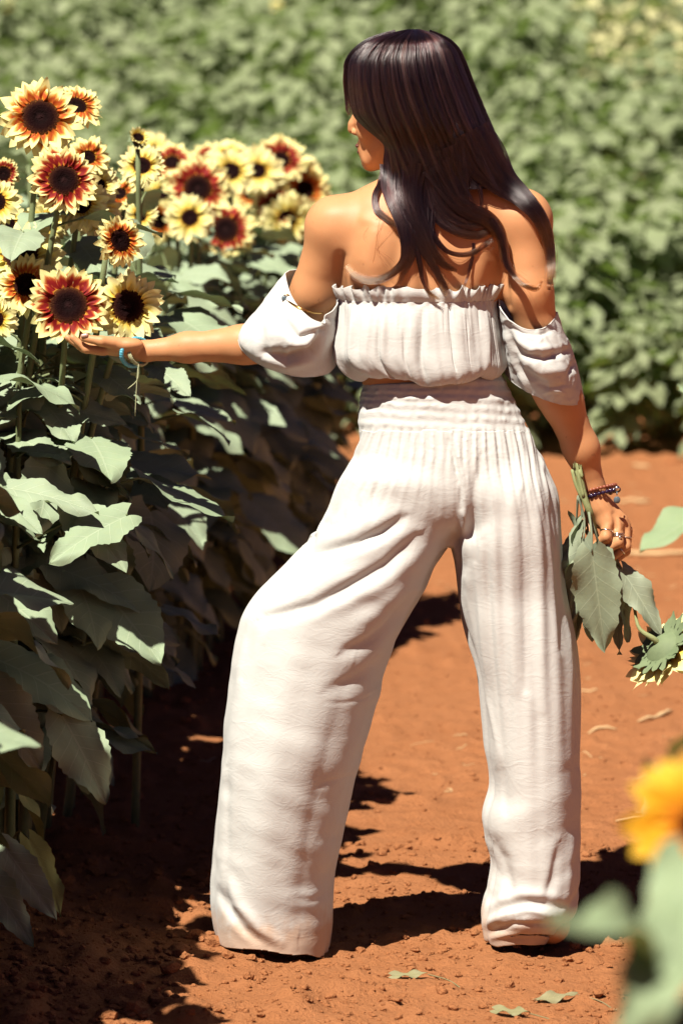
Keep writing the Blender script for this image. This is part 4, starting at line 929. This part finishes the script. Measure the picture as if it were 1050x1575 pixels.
# the row: flowering plants (px, py, radius px, kind, depth, facing (right, towards camera, up), disc, label)
T = 'sunflower'
FL = [
 (62, 183, 63, 'bi', 8.30, (.12, 1, .22), .46, 'topmost large two tone sunflower, orange and cream petals, at the upper left corner'),
 (117, 166, 42, 'bi', 8.50, (.35, .8, .55), .42, 'cream tipped sunflower peeking out behind the topmost bloom, turned up to the right'),
 (98, 279, 56, 'red', 8.20, (.15, 1, .15), .44, 'wine red sunflower with cream tips below the topmost bloom'),
 (124, 312, 46, 'yellow', 8.38, (.1, .9, -.15), .40, 'pale yellow sunflower directly under the wine red one on the left'),
 (182, 371, 42, 'bi', 8.15, (.7, 1, .05), .46, 'orange and yellow sunflower turned right with very dark centre, above the spotless yellow one'),
 (34, 398, 66, 'yellow', 8.28, (-.1, 1, .55), .42, 'large cream yellow sunflower at the left edge, tilted upward above the cupped bloom'),
 (42, 440, 52, 'bi', 8.21, (-.2, 1, .25), .40, 'orange brown sunflower tucked between the cream yellow one and the cupped bloom'),
 (105, 472, 66, 'red', 8.155, (.12, 1, .18), .45, 'large wine red and yellow sunflower resting on the fingers of the raised hand'),
 (196, 472, 56, 'yellow', 8.20, (.15, 1, .0), .46, 'bright yellow sunflower with brown centre just above the blue bead bracelet'),
 (-6, 312, 40, 'yellow', 8.40, (.1, 1, .1), .42, 'cream sunflower cut by the left edge of the picture at mid flower height'),
 (219, 257, 36, 'yellow', 9.00, (.0, 1, .25), .42, 'small yellow sunflower behind the bud, left of the big wine red back bloom'),
 (304, 291, 48, 'red', 10.92, (.05, 1, .1), .42, 'large wine red sunflower in the middle of the back group, facing the viewer'),
 (265, 252, 34, 'red', 10.96, (-.1, 1, .5), .38, 'half hidden red sunflower behind and left of the big wine red back bloom'),
 (347, 354, 44, 'red', 11.29, (.0, 1, .15), .44, 'wine red sunflower standing lowest in the back group, alone against the leaves'),
 (355, 265, 36, 'yellow', 11.38, (.1, 1, .2), .40, 'yellow sunflower right behind the big wine red back bloom'),
 (396, 264, 38, 'yellow', 11.79, (.05, 1, .15), .34, 'round cream yellow sunflower with small dark centre in the back group'),
 (431, 248, 40, 'red', 11.85, (.2, 1, .35), .36, 'dark red sunflower at the top right of the back group'),
 (350, 240, 30, 'yellow', 11.45, (-.2, .7, .6), .36, 'pale sunflower seen edge on at the top of the back group'),
 (424, 318, 36, 'red', 11.80, (-.1, 1, -.1), .40, 'small red sunflower with ragged cream petals under the round cream one'),
 (441, 336, 38, 'yellow', 11.79, (.1, 1, -.35), .38, 'cream sunflower drooping below the ragged red one near the shoulder'),
 (468, 293, 40, 'bi', 11.87, (.3, 1, .1), .36, 'yellow and orange sunflower nearest to the woman\'s shoulder'),
 (492, 314, 24, 'yellow', 11.91, (.6, .8, -.1), .36, 'small cream sunflower rim showing at the very right end of the group'),
 (437, 395, 22, 'bi', 11.78, (.1, .8, .5), .36, 'small half open orange bloom just above the white sleeve'),
 (252, 302, 38, 'yellow', 10.93, (.1, 1, .3), .38, 'cream sunflower left below the big wine red back bloom'),
 (243, 340, 34, 'bi', 10.89, (.3, .8, -.2), .38, 'orange and cream sunflower hanging in front of the back group, above the leaves'),
 (135, 244, 36, 'bi', 8.75, (.3, 1, .3), .36, 'orange tinged cream sunflower behind the wine red one, upper left'),
 (-8, 492, 36, 'yellow', 8.15, (.2, 1, .0), .42, 'yellow petals of a sunflower cut by the left edge beside the cupped bloom'),
 (6, 268, 26, 'red', 8.60, (.0, 1, .0), .5, 'dark red sunflower in shade at the left edge under the topmost bloom'),
 (186, 300, 30, 'bi', 9.10, (-.2, .9, .3), .38, 'small pale orange sunflower between the two wine red blooms'),
 (466, 330, 26, 'yellow', 11.84, (.3, .8, -.3), .38, 'pale sunflower rim between the drooping cream one and the shoulder'),
] + [
 (236, 238, 34, 'yellow', 11.3, (.1, 1, .4), .36, 'pale sunflower right of the green bud, partly behind it'),
 (292, 336, 36, 'yellow', 10.8, (.0, 1, .1), .38, 'cream sunflower just under the big wine red back bloom, above the leaves'),
 (385, 300, 30, 'bi', 11.9, (.1, 1, .2), .36, 'small orange sunflower between the round cream one and the ragged red one'),
 (458, 268, 34, 'yellow', 12.0, (.2, 1, .3), .36, 'pale sunflower between the top dark red bloom and the shoulder'),
 (322, 246, 28, 'red', 11.6, (-.1, 1, .5), .36, 'small red sunflower at the top of the back group beside the pale one'),
 (148, 330, 42, 'yellow', 8.6, (.4, 1, -.2), .40, 'cream sunflower turned right beside the upper left wine red bloom, low'),
 (78, 226, 30, 'bi', 8.45, (-.1, 1, .3), .38, 'small orange cream sunflower wedged between the topmost and the wine red bloom'),
 (232, 290, 30, 'yellow', 11.2, (.1, 1, .2), .36, 'little cream sunflower left of the big wine red back bloom'),
 (150, 286, 34, 'yellow', 8.75, (.2, 1, .2), .38, 'cream sunflower behind the right rim of the upper left wine red bloom'),
 (215, 332, 28, 'yellow', 9.3, (.3, 1, .0), .38, 'small cream sunflower above and right of the very dark centred orange one'),
 (72, 342, 38, 'yellow', 8.45, (-.1, 1, -.1), .40, 'cream sunflower in the gap under the upper left wine red bloom, partly shaded'),
 (262, 278, 30, 'bi', 11.3, (.1, 1, .3), .36, 'small orange cream sunflower touching the left rim of the big wine red back bloom'),
 (12, 345, 34, 'yellow', 8.5, (.1, 1, -.1), .40, 'cream sunflower low at the left edge above the tilted large one'),
]
def row_x(Y): return -.64+(Y-8.4)*.073
for k, (px_, py_, rp, kind, Y, fc, disc, lab) in enumerate(FL):
    r_ = np.random.default_rng(300+k); C = W(px_, py_, 0, Y); fwd = unit((fc[0], -fc[1], fc[2]+.22)); R = (1.08 if Y < 10 else 1.18)*rp/FPX*Y
    front = Y < 8.22 and px_ < 250
    bx = C[0]-(.12 if front else .02)+r_.normal(0, .03); by = Y+(.30 if front else .12)+r_.normal(0, .05)
    if Y < 10.5: bx = min(C[0]-.12, row_x(by)+.02)
    bx = min(bx, row_x(by)+.13)
    base = np.array([bx, by, float(gz(bx, by))-.01]); e = empty(T, base, lab, 'sunflower', 'sunflowers blooming in the planted row')
    back = C-fwd*R*disc*.5; S = stem_pts(base, back-fwd*.01, (r_.normal(0, .02), r_.normal(0, .02), 0), fwd)
    smb = MB(); smb.tube(S, np.linspace(.010, .0052, len(S)), 8); lmb = MB()
    foliage(smb, lmb, S, r_, .18, .80 if front else .90, 14, bias=(.1, -.45, 0), size=.130 if Y < 10.5 else .150, nu=20)
    smb.build('stem', STEM, e); lmb.build('leaves', LEAF, e)
    flower(e, C, fwd, R, kind, disc, seed=k, n1=int(r_.integers(25, 31)), n2=int(r_.integers(19, 24)), cup=.12+r_.normal(0, .06))
# broad sunlit leaves that stand out on the path side of the row
def leafy_front(bx, by, top, leaves, lab):
    base = np.array([bx, by, float(gz(bx, by))-.01]); e = empty('sunflower_plant', base, lab, 'sunflower plant'); S = stem_pts(base, np.array([bx+.03, by-.03, top]))
    mb = MB(); mb.tube(S, np.linspace(.011, .005, len(S)), 8)
    for i, (a, b, Ya, Yb, w, fc, c) in enumerate(leaves):
        p, q = W(a[0], a[1], 0, Ya), W(b[0], b[1], 0, Yb); j = int(np.argmin(np.abs(S[:, 2]-(p[2]-.06)))); mb.tube(curve([S[j], (S[j]+p)/2+[0, 0, .02], p], 8), np.linspace(.0032, .0022, 8), 5)
        lm = MB(); L = np.linalg.norm(q-p); add_leaf(lm, p, q-p, fc, L*1.04, w/FPX*Ya, droop=.35, fold=.25, wave=.03, c=c, nu=28, nv=10, seed=i*1.7); lm.build('leaf', LEAF, e)
    mb.build('stem', STEM, e)
leafy_front(-.62, 8.20, .98, [((-30, 892), (86, 970), 7.95, 7.85, 120, (.1, -.75, 1), 1), ((196, 792), (80, 846), 7.98, 7.86, 95, (-.1, -.8, 1), 1), ((110, 778), (196, 862), 8.0, 7.9, 100, (.35, -.8, .9), 1), ((5, 748), (146, 768), 8.0, 7.92, 75, (0, -.5, 1), 1), ((-15, 752), (64, 806), 7.95, 7.85, 60, (.1, -.6, 1), 1),
  ((96, 1100), (168, 1226), 8.0, 7.95, 110, (.3, -.9, .6), 1), ((-20, 1050), (60, 1180), 7.9, 7.85, 110, (-.2, -.9, .5), 1), ((45, 1290), (100, 1400), 7.95, 7.9, 62, (.5, -.8, .5), .25), ((5, 1300), (85, 1408), 7.85, 7.8, 70, (-.1, -.9, .6), 1), ((-30, 1330), (50, 1450), 7.75, 7.7, 70, (-.1, -.9, .6), 1)], 'leafy stalk nearest the viewer, broad sunlit leaves and one yellowing low leaf')
leafy_front(-.66, 8.45, 1.1, [((58, 600), (-10, 640), 8.25, 8.15, 80, (-.1, -.7, 1), 1), ((150, 566), (214, 606), 8.3, 8.2, 76, (.2, -.7, 1), 1), ((95, 628), (190, 640), 8.25, 8.2, 70, (.1, -.8, 1), 1), ((20, 668), (92, 700), 8.2, 8.1, 76, (.1, -.8, 1), 1), ((236, 560), (290, 596), 8.5, 8.4, 66, (.1, -.7, 1), 1)], 'leafy stalk under the cupped blooms with pale toothed leaves spread flat')
leafy_front(-.42, 11.05, 1.02, [((280, 712), (382, 746), 10.80, 10.70, 66, (.1, -.5, 1), 1), ((300, 800), (382, 822), 10.90, 10.80, 56, (.1, -.5, 1), 1), ((340, 612), (436, 640), 10.95, 10.85, 80, (0, -.6, 1), 1), ((190, 694), (246, 726), 10.70, 10.65, 62, (.2, -.6, 1), 1), ((215, 905), (262, 1000), 10.75, 10.65, 90, (.2, -.9, .6), 1), ((240, 980), (300, 1080), 10.95, 10.85, 90, (.2, -.9, .6), 1), ((195, 1100), (262, 1190), 10.75, 10.65, 80, (.3, -.9, .7), 1)], 'leafy stalk left of the trousers, its flat upper leaves catching the sun')
# the yellow green bud on its own stalk
C = W(212, 214, 0, 8.9); base = np.array([C[0]-.02, 9.05, 0]); e = empty('sunflower_bud', base, 'opening yellow green sunflower bud on a tall bare stalk between the bloom groups', 'flower bud')
S = stem_pts(base, C-[0, 0, .02], (.01, 0, 0)); smb = MB(); smb.tube(S, np.linspace(.009, .005, len(S)), 8); lmb = MB(); foliage(smb, lmb, S, rng, .3, .96, 12, bias=(.2, -.4, 0), size=.13)
smb.build('stem', STEM, e); lmb.build('leaves', LEAF, e); flower(e, C, (.3, -.7, .6), .026, 'yellow', .55, seed=77, cup=.9, n1=22, n2=18)
# leafy plants that fill the row
PROT = []
for v in range(9):
    r_ = np.random.default_rng(500+v); H = 1.0+.02*v; S = stem_pts(np.array([0, 0, 0.]), np.array([.03, -.05, H]), (r_.normal(0, .02), r_.normal(0, .02), 0))
    smb = MB(); smb.tube(S, np.linspace(.011, .005, len(S)), 8); lmb = MB(); foliage(smb, lmb, S, r_, .14, 1.0, 28, bias=(.1, -.3, 0), size=.145, nu=18, pet_len=.85)
    PROT.append((smb, lmb))
def meshof(o): return o.data
def leafy(x, y, k, s, rot, lab, cat='sunflower plant', grp='leafy sunflower stalks of the row', name='sunflower_plant'):
    global _pm
    e = empty(name, (x, y, float(gz(x, y))-.01), lab, cat, grp); e.rotation_euler = (0, 0, rot); e.scale = (s, s, s)
    for nm, i in (('stem', 0), ('leaves', 1)):
        key = (k, nm)
        if key not in _pm:
            o = PROT[k][i].build(nm, STEM if i == 0 else LEAF); COL.objects.unlink(o); _pm[key] = o
        c = _pm[key].copy(); COL.objects.link(c); c.parent = e; c.location = (0, 0, 0)
    return e
_pm = {}
Y = 8.0; k = 0
SPOTS = []
while Y < 14.9:
    for c in range(4):
        x = row_x(Y)+.02-c*.27+rng.normal(0, .035)-.07*sstep(8.6, 9.0, Y)*sstep(11.2, 10.6, Y); y = Y+rng.normal(0, .05)
        if x < -.0763*y-.40: continue
        if c == 0 and Y < 8.4: continue
        if c == 0 and Y < 10.4: x -= .06
        if c > 0: grow = 1.06
        else: grow = 1.0
        s = 1.0 if Y < 10 else 1.0-.05*(Y-10)
        SPOTS.append((x, y, grow*s*rng.uniform(.94, 1.08)*(1.0+.03*c)))
    Y += .30
for x, y in ((-.82, 7.05), (-.84, 7.35), (-.82, 7.62), (-.80, 7.9), (-.76, 8.15), (-1.1, 7.1), (-1.1, 7.4), (-1.12, 7.75), (-1.1, 8.1), (-1.05, 6.8), (-.83, 6.78), (-.80, 6.5), (-1.0, 6.5), (-.78, 7.2), (-.79, 7.5)): SPOTS.append((x, y, rng.uniform(1.0, 1.12)))  # row continued left of the frame, mostly unseen, added to shade the soil
for i, (x, y, s) in enumerate(SPOTS): leafy(x, y, i % 9, s, rng.uniform(-.7, .7), 'leafy sunflower stalk without visible bloom in the dense shaded row')

# ------------------------------------------------------------------ low field beyond the path
FPROT = []
for v in range(8):
    r_ = np.random.default_rng(700+v); lmb = MB(); smb = MB(); yel = (v == 7)
    for j in range(3):
        S = stem_pts(np.array([r_.normal(0, .05), r_.normal(0, .05), 0.]), np.array([r_.normal(0, .14), r_.normal(0, .14), r_.uniform(.38, .58)]), n=8); smb.tube(S, .006, 5)
        foliage(smb, lmb, S, r_, .15, 1.0, 24, bias=(0, -.25, 0), size=.104, nu=8, nv=4, c0=.12 if yel else 1.0)
    FPROT.append((smb, lmb))
fm_ = {}; FR = []
FRL = ['low field plant at the far path edge, directly right of the lowered forearm', 'second field plant along the path edge to the right of the lowered forearm', 'third field plant along the path edge, near the right side of the picture', 'fourth field plant along the path edge, at the right side of the picture']
rows_y = np.arange(16.35, 27.2, .40); cnt = 0
for y0 in rows_y:
    half = .0763*y0+.25
    for x0 in np.arange(-half, half+.2, .40):
        if x0 < .15*(y0-16)*0-.1 and y0 < 16.2: continue
        x = x0+rng.normal(0, .07); y = y0+rng.normal(0, .09)
        ppx, ppy = PX(np.array([x, y, float(hill(x, y))+.4])); v = int(rng.integers(0, 7)); s = rng.uniform(.85, 1.2)
        lab = 'low leafy plant in the blurred green field beyond the path'
        if y0 < 16.5 and ppx > 840:
            FR.append(None); lab = FRL[min(len(FR)-1, len(FRL)-1)]
        if ((ppx-960)/120)**2+((ppy-75)/42)**2 < 1 and rng.random() < .75 or ((ppx-868)/24)**2+((ppy-180)/24)**2 < 1: v = 7; lab = 'pale yellow leafy plant in the blurred field, upper right'
        o_ = FPROT[v]
        e = empty('field_plant', (x, y, float(gz(x, y))-.01), lab, 'crop plant', 'green plants of the field beyond the path' if v != 7 else 'yellowed plants in the field'); e.rotation_euler = (0, 0, rng.uniform(-.9, .9)); e.scale = (s, s, s*rng.uniform(.8, 1.15))
        for nm, i in (('stem', 0), ('leaves', 1)):
            if (v, nm) not in fm_: q = o_[i].build(nm, STEM if i == 0 else LEAF_FAR); COL.objects.unlink(q); fm_[(v, nm)] = q
            c = fm_[(v, nm)].copy(); COL.objects.link(c); c.parent = e; c.location = (0, 0, 0)
        cnt += 1
# the rest of the field, to both sides and farther up the slope, as one mass
fb = MB(); r_ = np.random.default_rng(99); PV = []
for v in range(4):
    l = MB(); q = MB()
    for j in range(3):
        S = stem_pts(np.array([r_.normal(0, .05), r_.normal(0, .05), 0.]), np.array([r_.normal(0, .14), r_.normal(0, .14), r_.uniform(.38, .58)]), n=5); foliage(q, l, S, r_, .2, 1.0, 17, bias=(0, -.25, 0), size=.12, nu=4, nv=2)
    PV.append((np.concatenate(l.v), np.concatenate(l.f[4]), np.concatenate(l.uv)))
for y0 in np.arange(16.4, 34, .44):
    half = .0763*y0+.32
    for x0 in np.arange(-7.5, 7.6, .44):
        if abs(x0) < half+.1 and y0 < 27.3: continue
        x, y = x0+r_.normal(0, .07), y0+r_.normal(0, .07); V, F_, U_ = PV[int(r_.integers(0, 4))]; a = r_.uniform(-.9, .9); c_, s_ = math.cos(a), math.sin(a); k_ = r_.uniform(.85, 1.2)
        fb.add(V@np.array([[c_, s_, 0], [-s_, c_, 0], [0, 0, 1]])*k_+[x, y, float(gz(x, y))], F_, U_)
o = fb.build('field_foliage', LEAF_FAR); tag(o, 'green crop foliage covering the slope around the field plants', 'crop', kind='stuff')
print('field plants', cnt, 'row plants', len(SPOTS))
for px_, py_, r, Y, lab in ((12, 8, 16, 24.0, 'tiny blurred yellow bloom in the far field, top left corner'), (425, 10, 12, 24.2, 'tiny blurred yellow bloom in the far field near the top edge')):
    C = W(px_, py_, 0, Y); b = np.array([C[0], Y+.05, float(hill(C[0], Y))]); e = empty('field_bloom', b, lab, 'flower'); smb = MB(); smb.tube(stem_pts(b, C), .006, 6); smb.build('stem', STEM, e); flower(e, C, (0, -1, .5), r/FPX*Y, 'yellow', .35, seed=5)
g_ = [(1035, 640, 16.0)]

# ------------------------------------------------------------------ cut sunflower hanging from the right hand
e = empty('cut_sunflower', W(952, 865, .02), 'wilted cut sunflower held upside down in the lowered hand, leaves drooping', 'cut flower')
cam_extra = 1
fw_ = unit((.58, .36, -.60)); Cc = W(1014, 992, .0)+fw_*.012
mb = MB(); S = curve([W(889, 722, .0), W(893, 745, -.002), W(900, 772, -.008), W(906, 786, -.010), W(911, 806, .008), W(922, 832, .022), (W(948, 864, .03)), W(962, 892, .03), W(974, 932, .02), W(985, 970, -.002), Cc-fw_*.030, Cc-fw_*.012], 40)
tt = np.linspace(0, 1, 40); rad = .0058+.0003*np.sin(tt*30)+.0035*np.exp(-((tt-.22)/.035)**2)-.0026*sstep(.28, .38, tt)+.0025*sstep(.85, .98, tt)
rad[0:12] = np.linspace(.0070, .0058, 12); mb.tube(S, rad, 10); 
mb.tube(curve([W(886, 712, -.002), W(890, 735, -.006), W(897, 765, -.011)], 10), .0034, 6); mb.tube(curve([W(879, 722, .004), W(885, 745, -.002), W(896, 770, -.006)], 10), .0034, 6); mb.tube(curve([W(891, 703, .0), W(892, 716, -.003), W(895, 735, -.006)], 8), np.linspace(.0012, .003, 8), 6)
for q in range(7): mb.tube(curve([W(882+q*2, 722, -.004), W(881+q*2.3+rng.normal(0, 1), 714-rng.random()*6, -.006)], 4), [.0011, .001, .0007, .0002], 4)
mb.build('stem', STEM_CUT, e)
def cam_leaf(base, tip, wpx, face=(0, -1, .15), droop=.15, fold=.4, wave=.05, c=1.0, seed=0, mat=LEAF_CUT, parent=e, pet=None, name='leaf', lobe=.1, serr=1.0):
    b, t = np.asarray(base), np.asarray(tip); mb = MB(); L = np.linalg.norm(t-b); Y_ = b[1]
    if pet is not None: mb.tube(curve(list(pet)+[b], 10), np.linspace(.0026, .0018, 10), 6)
    add_leaf(mb, b, t-b, face, L*1.03, wpx/FPX*Y_, droop=droop, fold=fold, wave=wave, c=c, nu=28, nv=10, seed=seed, lobe=lobe, serr=serr); return mb.build(name, mat, parent)
cam_leaf(W(910, 850, -.045), W(929, 1001, -.035), 92, (-.1, -1, .05), .18, .55, .05, pet=[W(905, 788, -.018), W(909, 820, -.04)], seed=1)
cam_leaf(W(934, 868, .03), W(958, 950, .02), 52, (.25, -1, .1), .3, .8, .06, pet=[W(925, 846, .03)], seed=2)
cam_leaf(W(956, 876, .025), W(1019, 972, .0), 56, (.35, -1, .3), .25, .75, .045, pet=[W(948, 862, .03)], seed=3)
cam_leaf(W(950, 905, .055), W(945, 1005, .05), 42, (-.8, -.5, -.1), .2, .3, .03, pet=[W(940, 866, .04)], seed=4)
cam_leaf(W(893, 806, .01), W(866, 886, -.01), 40, (-.75, -.7, .2), .1, 1.3, .07, pet=[W(890, 760, .0), W(894, 785, .01)], seed=5)
cam_leaf(W(897, 830, -.012), W(874, 962, -.005), 62, (-.4, -1, .1), .15, .8, .06, pet=[W(888, 762, .0), W(898, 800, .0)], seed=6)
cam_leaf(W(890, 860, .03), W(884, 985, .03), 40, (-.2, -1, -.1), .2, .9, .06, pet=[W(896, 800, .02)], seed=7)
flower(e, Cc, fw_, .092, 'yellow', .44, seed=31, n1=28, n2=22, cup=.05)

cam_leaf(W(925, 850, .0), W(905, 985, -.01), 66, (-.35, -.9, .25), .25, .7, .05, pet=[W(905, 790, -.01), W(915, 820, -.015)], seed=8)
cam_leaf(W(944, 872, .04), W(972, 985, .03), 46, (.5, -.8, .1), .25, .9, .06, pet=[W(936, 862, .035)], seed=9)
cam_leaf(W(886, 800, .015), W(880, 920, .02), 38, (-.9, -.4, .1), .2, 1.2, .08, pet=[W(888, 765, .0)], seed=10)

# dead leaves on the path
for px_, py_, dx_, dy_, w_, lab in ((603, 1493, 55, 0, 26, 'small curled dry green leaf lying on the path below the trousers'), (826, 1536, 62, -6, 24, 'dry leaf with a long pale stalk lying on the path, lower right'), (760, 1552, 55, 8, 26, 'flat pale green leaf fragment lying lowest on the path')):
    a_, b_ = G(px_, py_), G(px_+dx_, py_+dy_); mb = MB(); L_ = np.linalg.norm(b_-a_); z0 = float(gz(a_[0], a_[1]))+.005; a_[2] = z0; b_[2] = z0+.002
    add_leaf(mb, a_, b_-a_, (0, -.35, 1), L_, L_*.42, droop=-.12, fold=.5, wave=.045, nu=22, nv=8, seed=px_); mb.tube(curve([b_, b_+[.03, -.02, -.004], b_+[.055, -.08, -.006]], 8), .0011, 5)
    mb.build('dead_leaf', DRYLEAF, loc=a_); tag(bpy.data.objects[-1] if False else COL.objects[-1], lab, 'leaf')

# plant at the right edge, close to the camera and out of focus
Y = 3.9; C = W(1076, 1272, 0, Y); base = np.array([C[0]+.05, Y+.05, 0.]); e2 = empty('sunflower', base, 'strongly blurred golden yellow sunflower close to the camera at the lower right edge', 'sunflower')
S = stem_pts(base, W(1075, 1300, 0, Y+.02), (0, 0, 0)); mb = MB(); mb.tube(S, np.linspace(.011, .007, len(S)), 8); mb.build('stem', STEM, e2)
flower(e2, C, (-.3, -1, .45), .078, 'gold', .26, seed=9, cup=.1)
def near_leaf(b, t, w, face, **k): cam_leaf(b, t, w, face, mat=LEAF_NEAR, parent=e2, **k)
near_leaf(W(1045, 1462, 0, 3.5), W(860, 1390, 0, 3.30), 180, (-.1, -.7, .85), droop=.15, fold=.1, pet=[W(1080, 1500, 0, 3.8)])
near_leaf(W(1065, 1420, 0, 3.5), W(965, 1560, 0, 3.3), 160, (-.1, -1, .6), droop=.2, fold=.1, pet=[W(1090, 1390, 0, 3.8)], seed=2)
near_leaf(W(1060, 1320, 0, 3.6), W(1020, 1500, 0, 3.4), 150, (-.2, -1, .4), droop=.2, fold=.1, pet=[W(1090, 1330, 0, 3.85)], seed=3)
near_leaf(W(1100, 1510, 0, 3.6), W(1010, 1600, 0, 3.4), 110, (-.2, -.6, .9), droop=.2, fold=.1, seed=4)
near_leaf(W(1085, 1120, 0, 4.4), W(992, 1188, 0, 4.6), 60, (-.1, -.5, 1), droop=.1, fold=.2, seed=5)
Y = 6.7; e3 = empty('sunflower_plant', (W(1130, 900, 0, Y)[0], Y+.05, 0), 'sunflower plant cut by the right edge, one broad leaf reaching in beside the hand', 'sunflower plant'); S = stem_pts(np.array([W(1130, 900, 0, Y)[0], Y+.05, 0.]), W(1110, 600, 0, Y)); mb = MB(); mb.tube(S, np.linspace(.011, .006, len(S)), 8); mb.build('stem', STEM, e3)
cam_leaf(W(1092, 778, 0, 6.7), W(985, 840, 0, 6.6), 112, (-.25, -.35, 1), droop=.12, fold=.25, wave=.02, mat=LEAF_NEAR, parent=e3, pet=[W(1108, 770, 0, Y)], serr=.4)
lm = MB(); sm = MB(); foliage(sm, lm, S, np.random.default_rng(5), .3, 1, 7, bias=(1.6, .3, 0), size=.14); lm.build('leaves', LEAF_NEAR, e3); sm.build('leaf_stalks', STEM, e3)
# ------------------------------------------------------------------ jewellery worn by the woman
def beads(mb, c, ax, r1, r2, n, br, jitter=0.0):
    ax = unit(ax); a = unit(np.cross(ax, [0, 1, 0.01])); b = np.cross(ax, a)
    for i in range(n):
        t = i/n*2*PI; p = c+r1*math.cos(t)*a+r2*math.sin(t)*b; mb.add(ICO*br*(1+jitter*rng.normal())+p, ICF)
def hoop(mb, c, ax, r1, r2, rt, n=48):
    ax = unit(ax); a = unit(np.cross(ax, [0, 1, 0.01])); b = np.cross(ax, a); t = np.linspace(0, 2*PI, n+1)
    mb.tube(c+r1*np.cos(t)[:, None]*a+r2*np.sin(t)[:, None]*b, rt, 7, cap=False)
ax = W(911, 748, .03)-W(893, 690, .045)
mb = MB(); beads(mb, W(912, 752, .03)+[.010, 0, 0], ax+[0, 0, -.015], .0305, .0265, 30, .0036); o = mb.build('bracelet', WOODB, person); o['label'] = 'brown wooden bead bracelet on the lowered wrist'
mb = MB(); mb.add(ICO*.0052+W(948, 751, .01), ICF); mb.build('charm', SILVER, o)
mb = MB(); beads(mb, W(915, 760, .03)+[.010, 0, 0], ax+[0, 0, -.01], .0315, .0275, 26, .0042, .15); o = mb.build('bracelet', AMETH, person); o['label'] = 'dark purple stone bead bracelet on the lowered wrist'
mb = MB(); t = np.linspace(0, 2*PI, 24, endpoint=False); c = W(948, 769, -.004); P = np.stack([np.stack([c+[math.cos(q)*.0062*s, y_, math.sin(q)*.0066*s] for q in t]) for s, y_ in ((0, -.0016), (.8, -.0016), (1, 0), (.8, .0014), (0, .0014))]); mb.grid(P, closed=True); mb.tube([W(948, 756, -.002), W(948, 762, -.003)], .0012, 5); mb.build('pendant', GREYST, o)
ax = W(224, 540, .115)-W(290, 534, .105)
mb = MB(); beads(mb, W(208, 541, .113)+[0, 0, -.001], unit(ax)+[0, .5, .25], .0255, .0430, 44, .0042); o = mb.build('bracelet', TURQ, person); o['label'] = 'turquoise bead bracelet on the raised wrist'
mb = MB(); t = np.linspace(0, 2*PI, 90)
xa = unit(unit(ax)+[0, .35, -.25]); a_ = unit(np.cross(xa, [0, 1, .01])); b_ = np.cross(xa, a_); c = W(214, 541, .114)
for ph in range(3):
    q = c+(.0245+.0016*np.sin(t*14+ph*2.1))[:, None]*(np.cos(t)[:, None]*a_)+(.0370*np.sin(t))[:, None]*b_+(.0026*np.cos(t*14+ph*2.1))[:, None]*unit(ax); mb.tube(q, .0019, 5, cap=False)
for x_, y_ in ((208, 640), (197, 598)): mb.tube(curve([W(213, 560, .09), W(211, 585, .088), W(x_, y_, .09)], 8), .0009, 5)
o = mb.build('bracelet', CORD, person); o['label'] = 'braided sage cord bracelet with hanging ties on the raised wrist'
ax = W(483, 450, .03)-W(513, 352, .0); c = W(479, 468, .036); mb = MB(); a_ = np.array([1.0, 0, .0]); 
t = np.linspace(PI*.97, PI*1.62, 30)
mb.tube(np.stack([W(440+56*s, 462+20*math.sin(s*PI*.55), .0-.052*math.sin(PI*(.12+.8*s))) for s in np.linspace(0, 1, 24)]), np.linspace(.0026, .0016, 24), 7)
mb.tube(np.stack([W(441+6*math.cos(q), 461+8*math.sin(q), -.018) for q in np.linspace(0, 2*PI, 16)]), .0016, 6)
o = mb.build('armlet', GOLD, person); mb = MB(); mb.add(ICO*[.005, .004, .006]+W(437, 459, -.018), ICF); mb.build('stone', GREYST, o)
for (a, b), r in ((((934, 802, .012), (931, 826, .0)), .0110), (((949, 804, .018), (950, 834, .004)), .0108), (((949, 804, .018), (950, 834, .004)), .0112), (((961, 808, .03), (962, 840, .018)), .0100), (((962, 840, .018), (930, 866, .016)), .0092)):
    A, B = W(*a), W(*b); f = .62 if r != .0092 else .22
    if r == .0112: f = .72
    mb = MB(); hoop(mb, A+(B-A)*f, B-A, r, r, .0012, 28)
    if r == .0112: mb.add(ICO*.0030+A+(B-A)*f+[.003, -r, 0], ICF)
    mb.build('ring', SILVER, person)
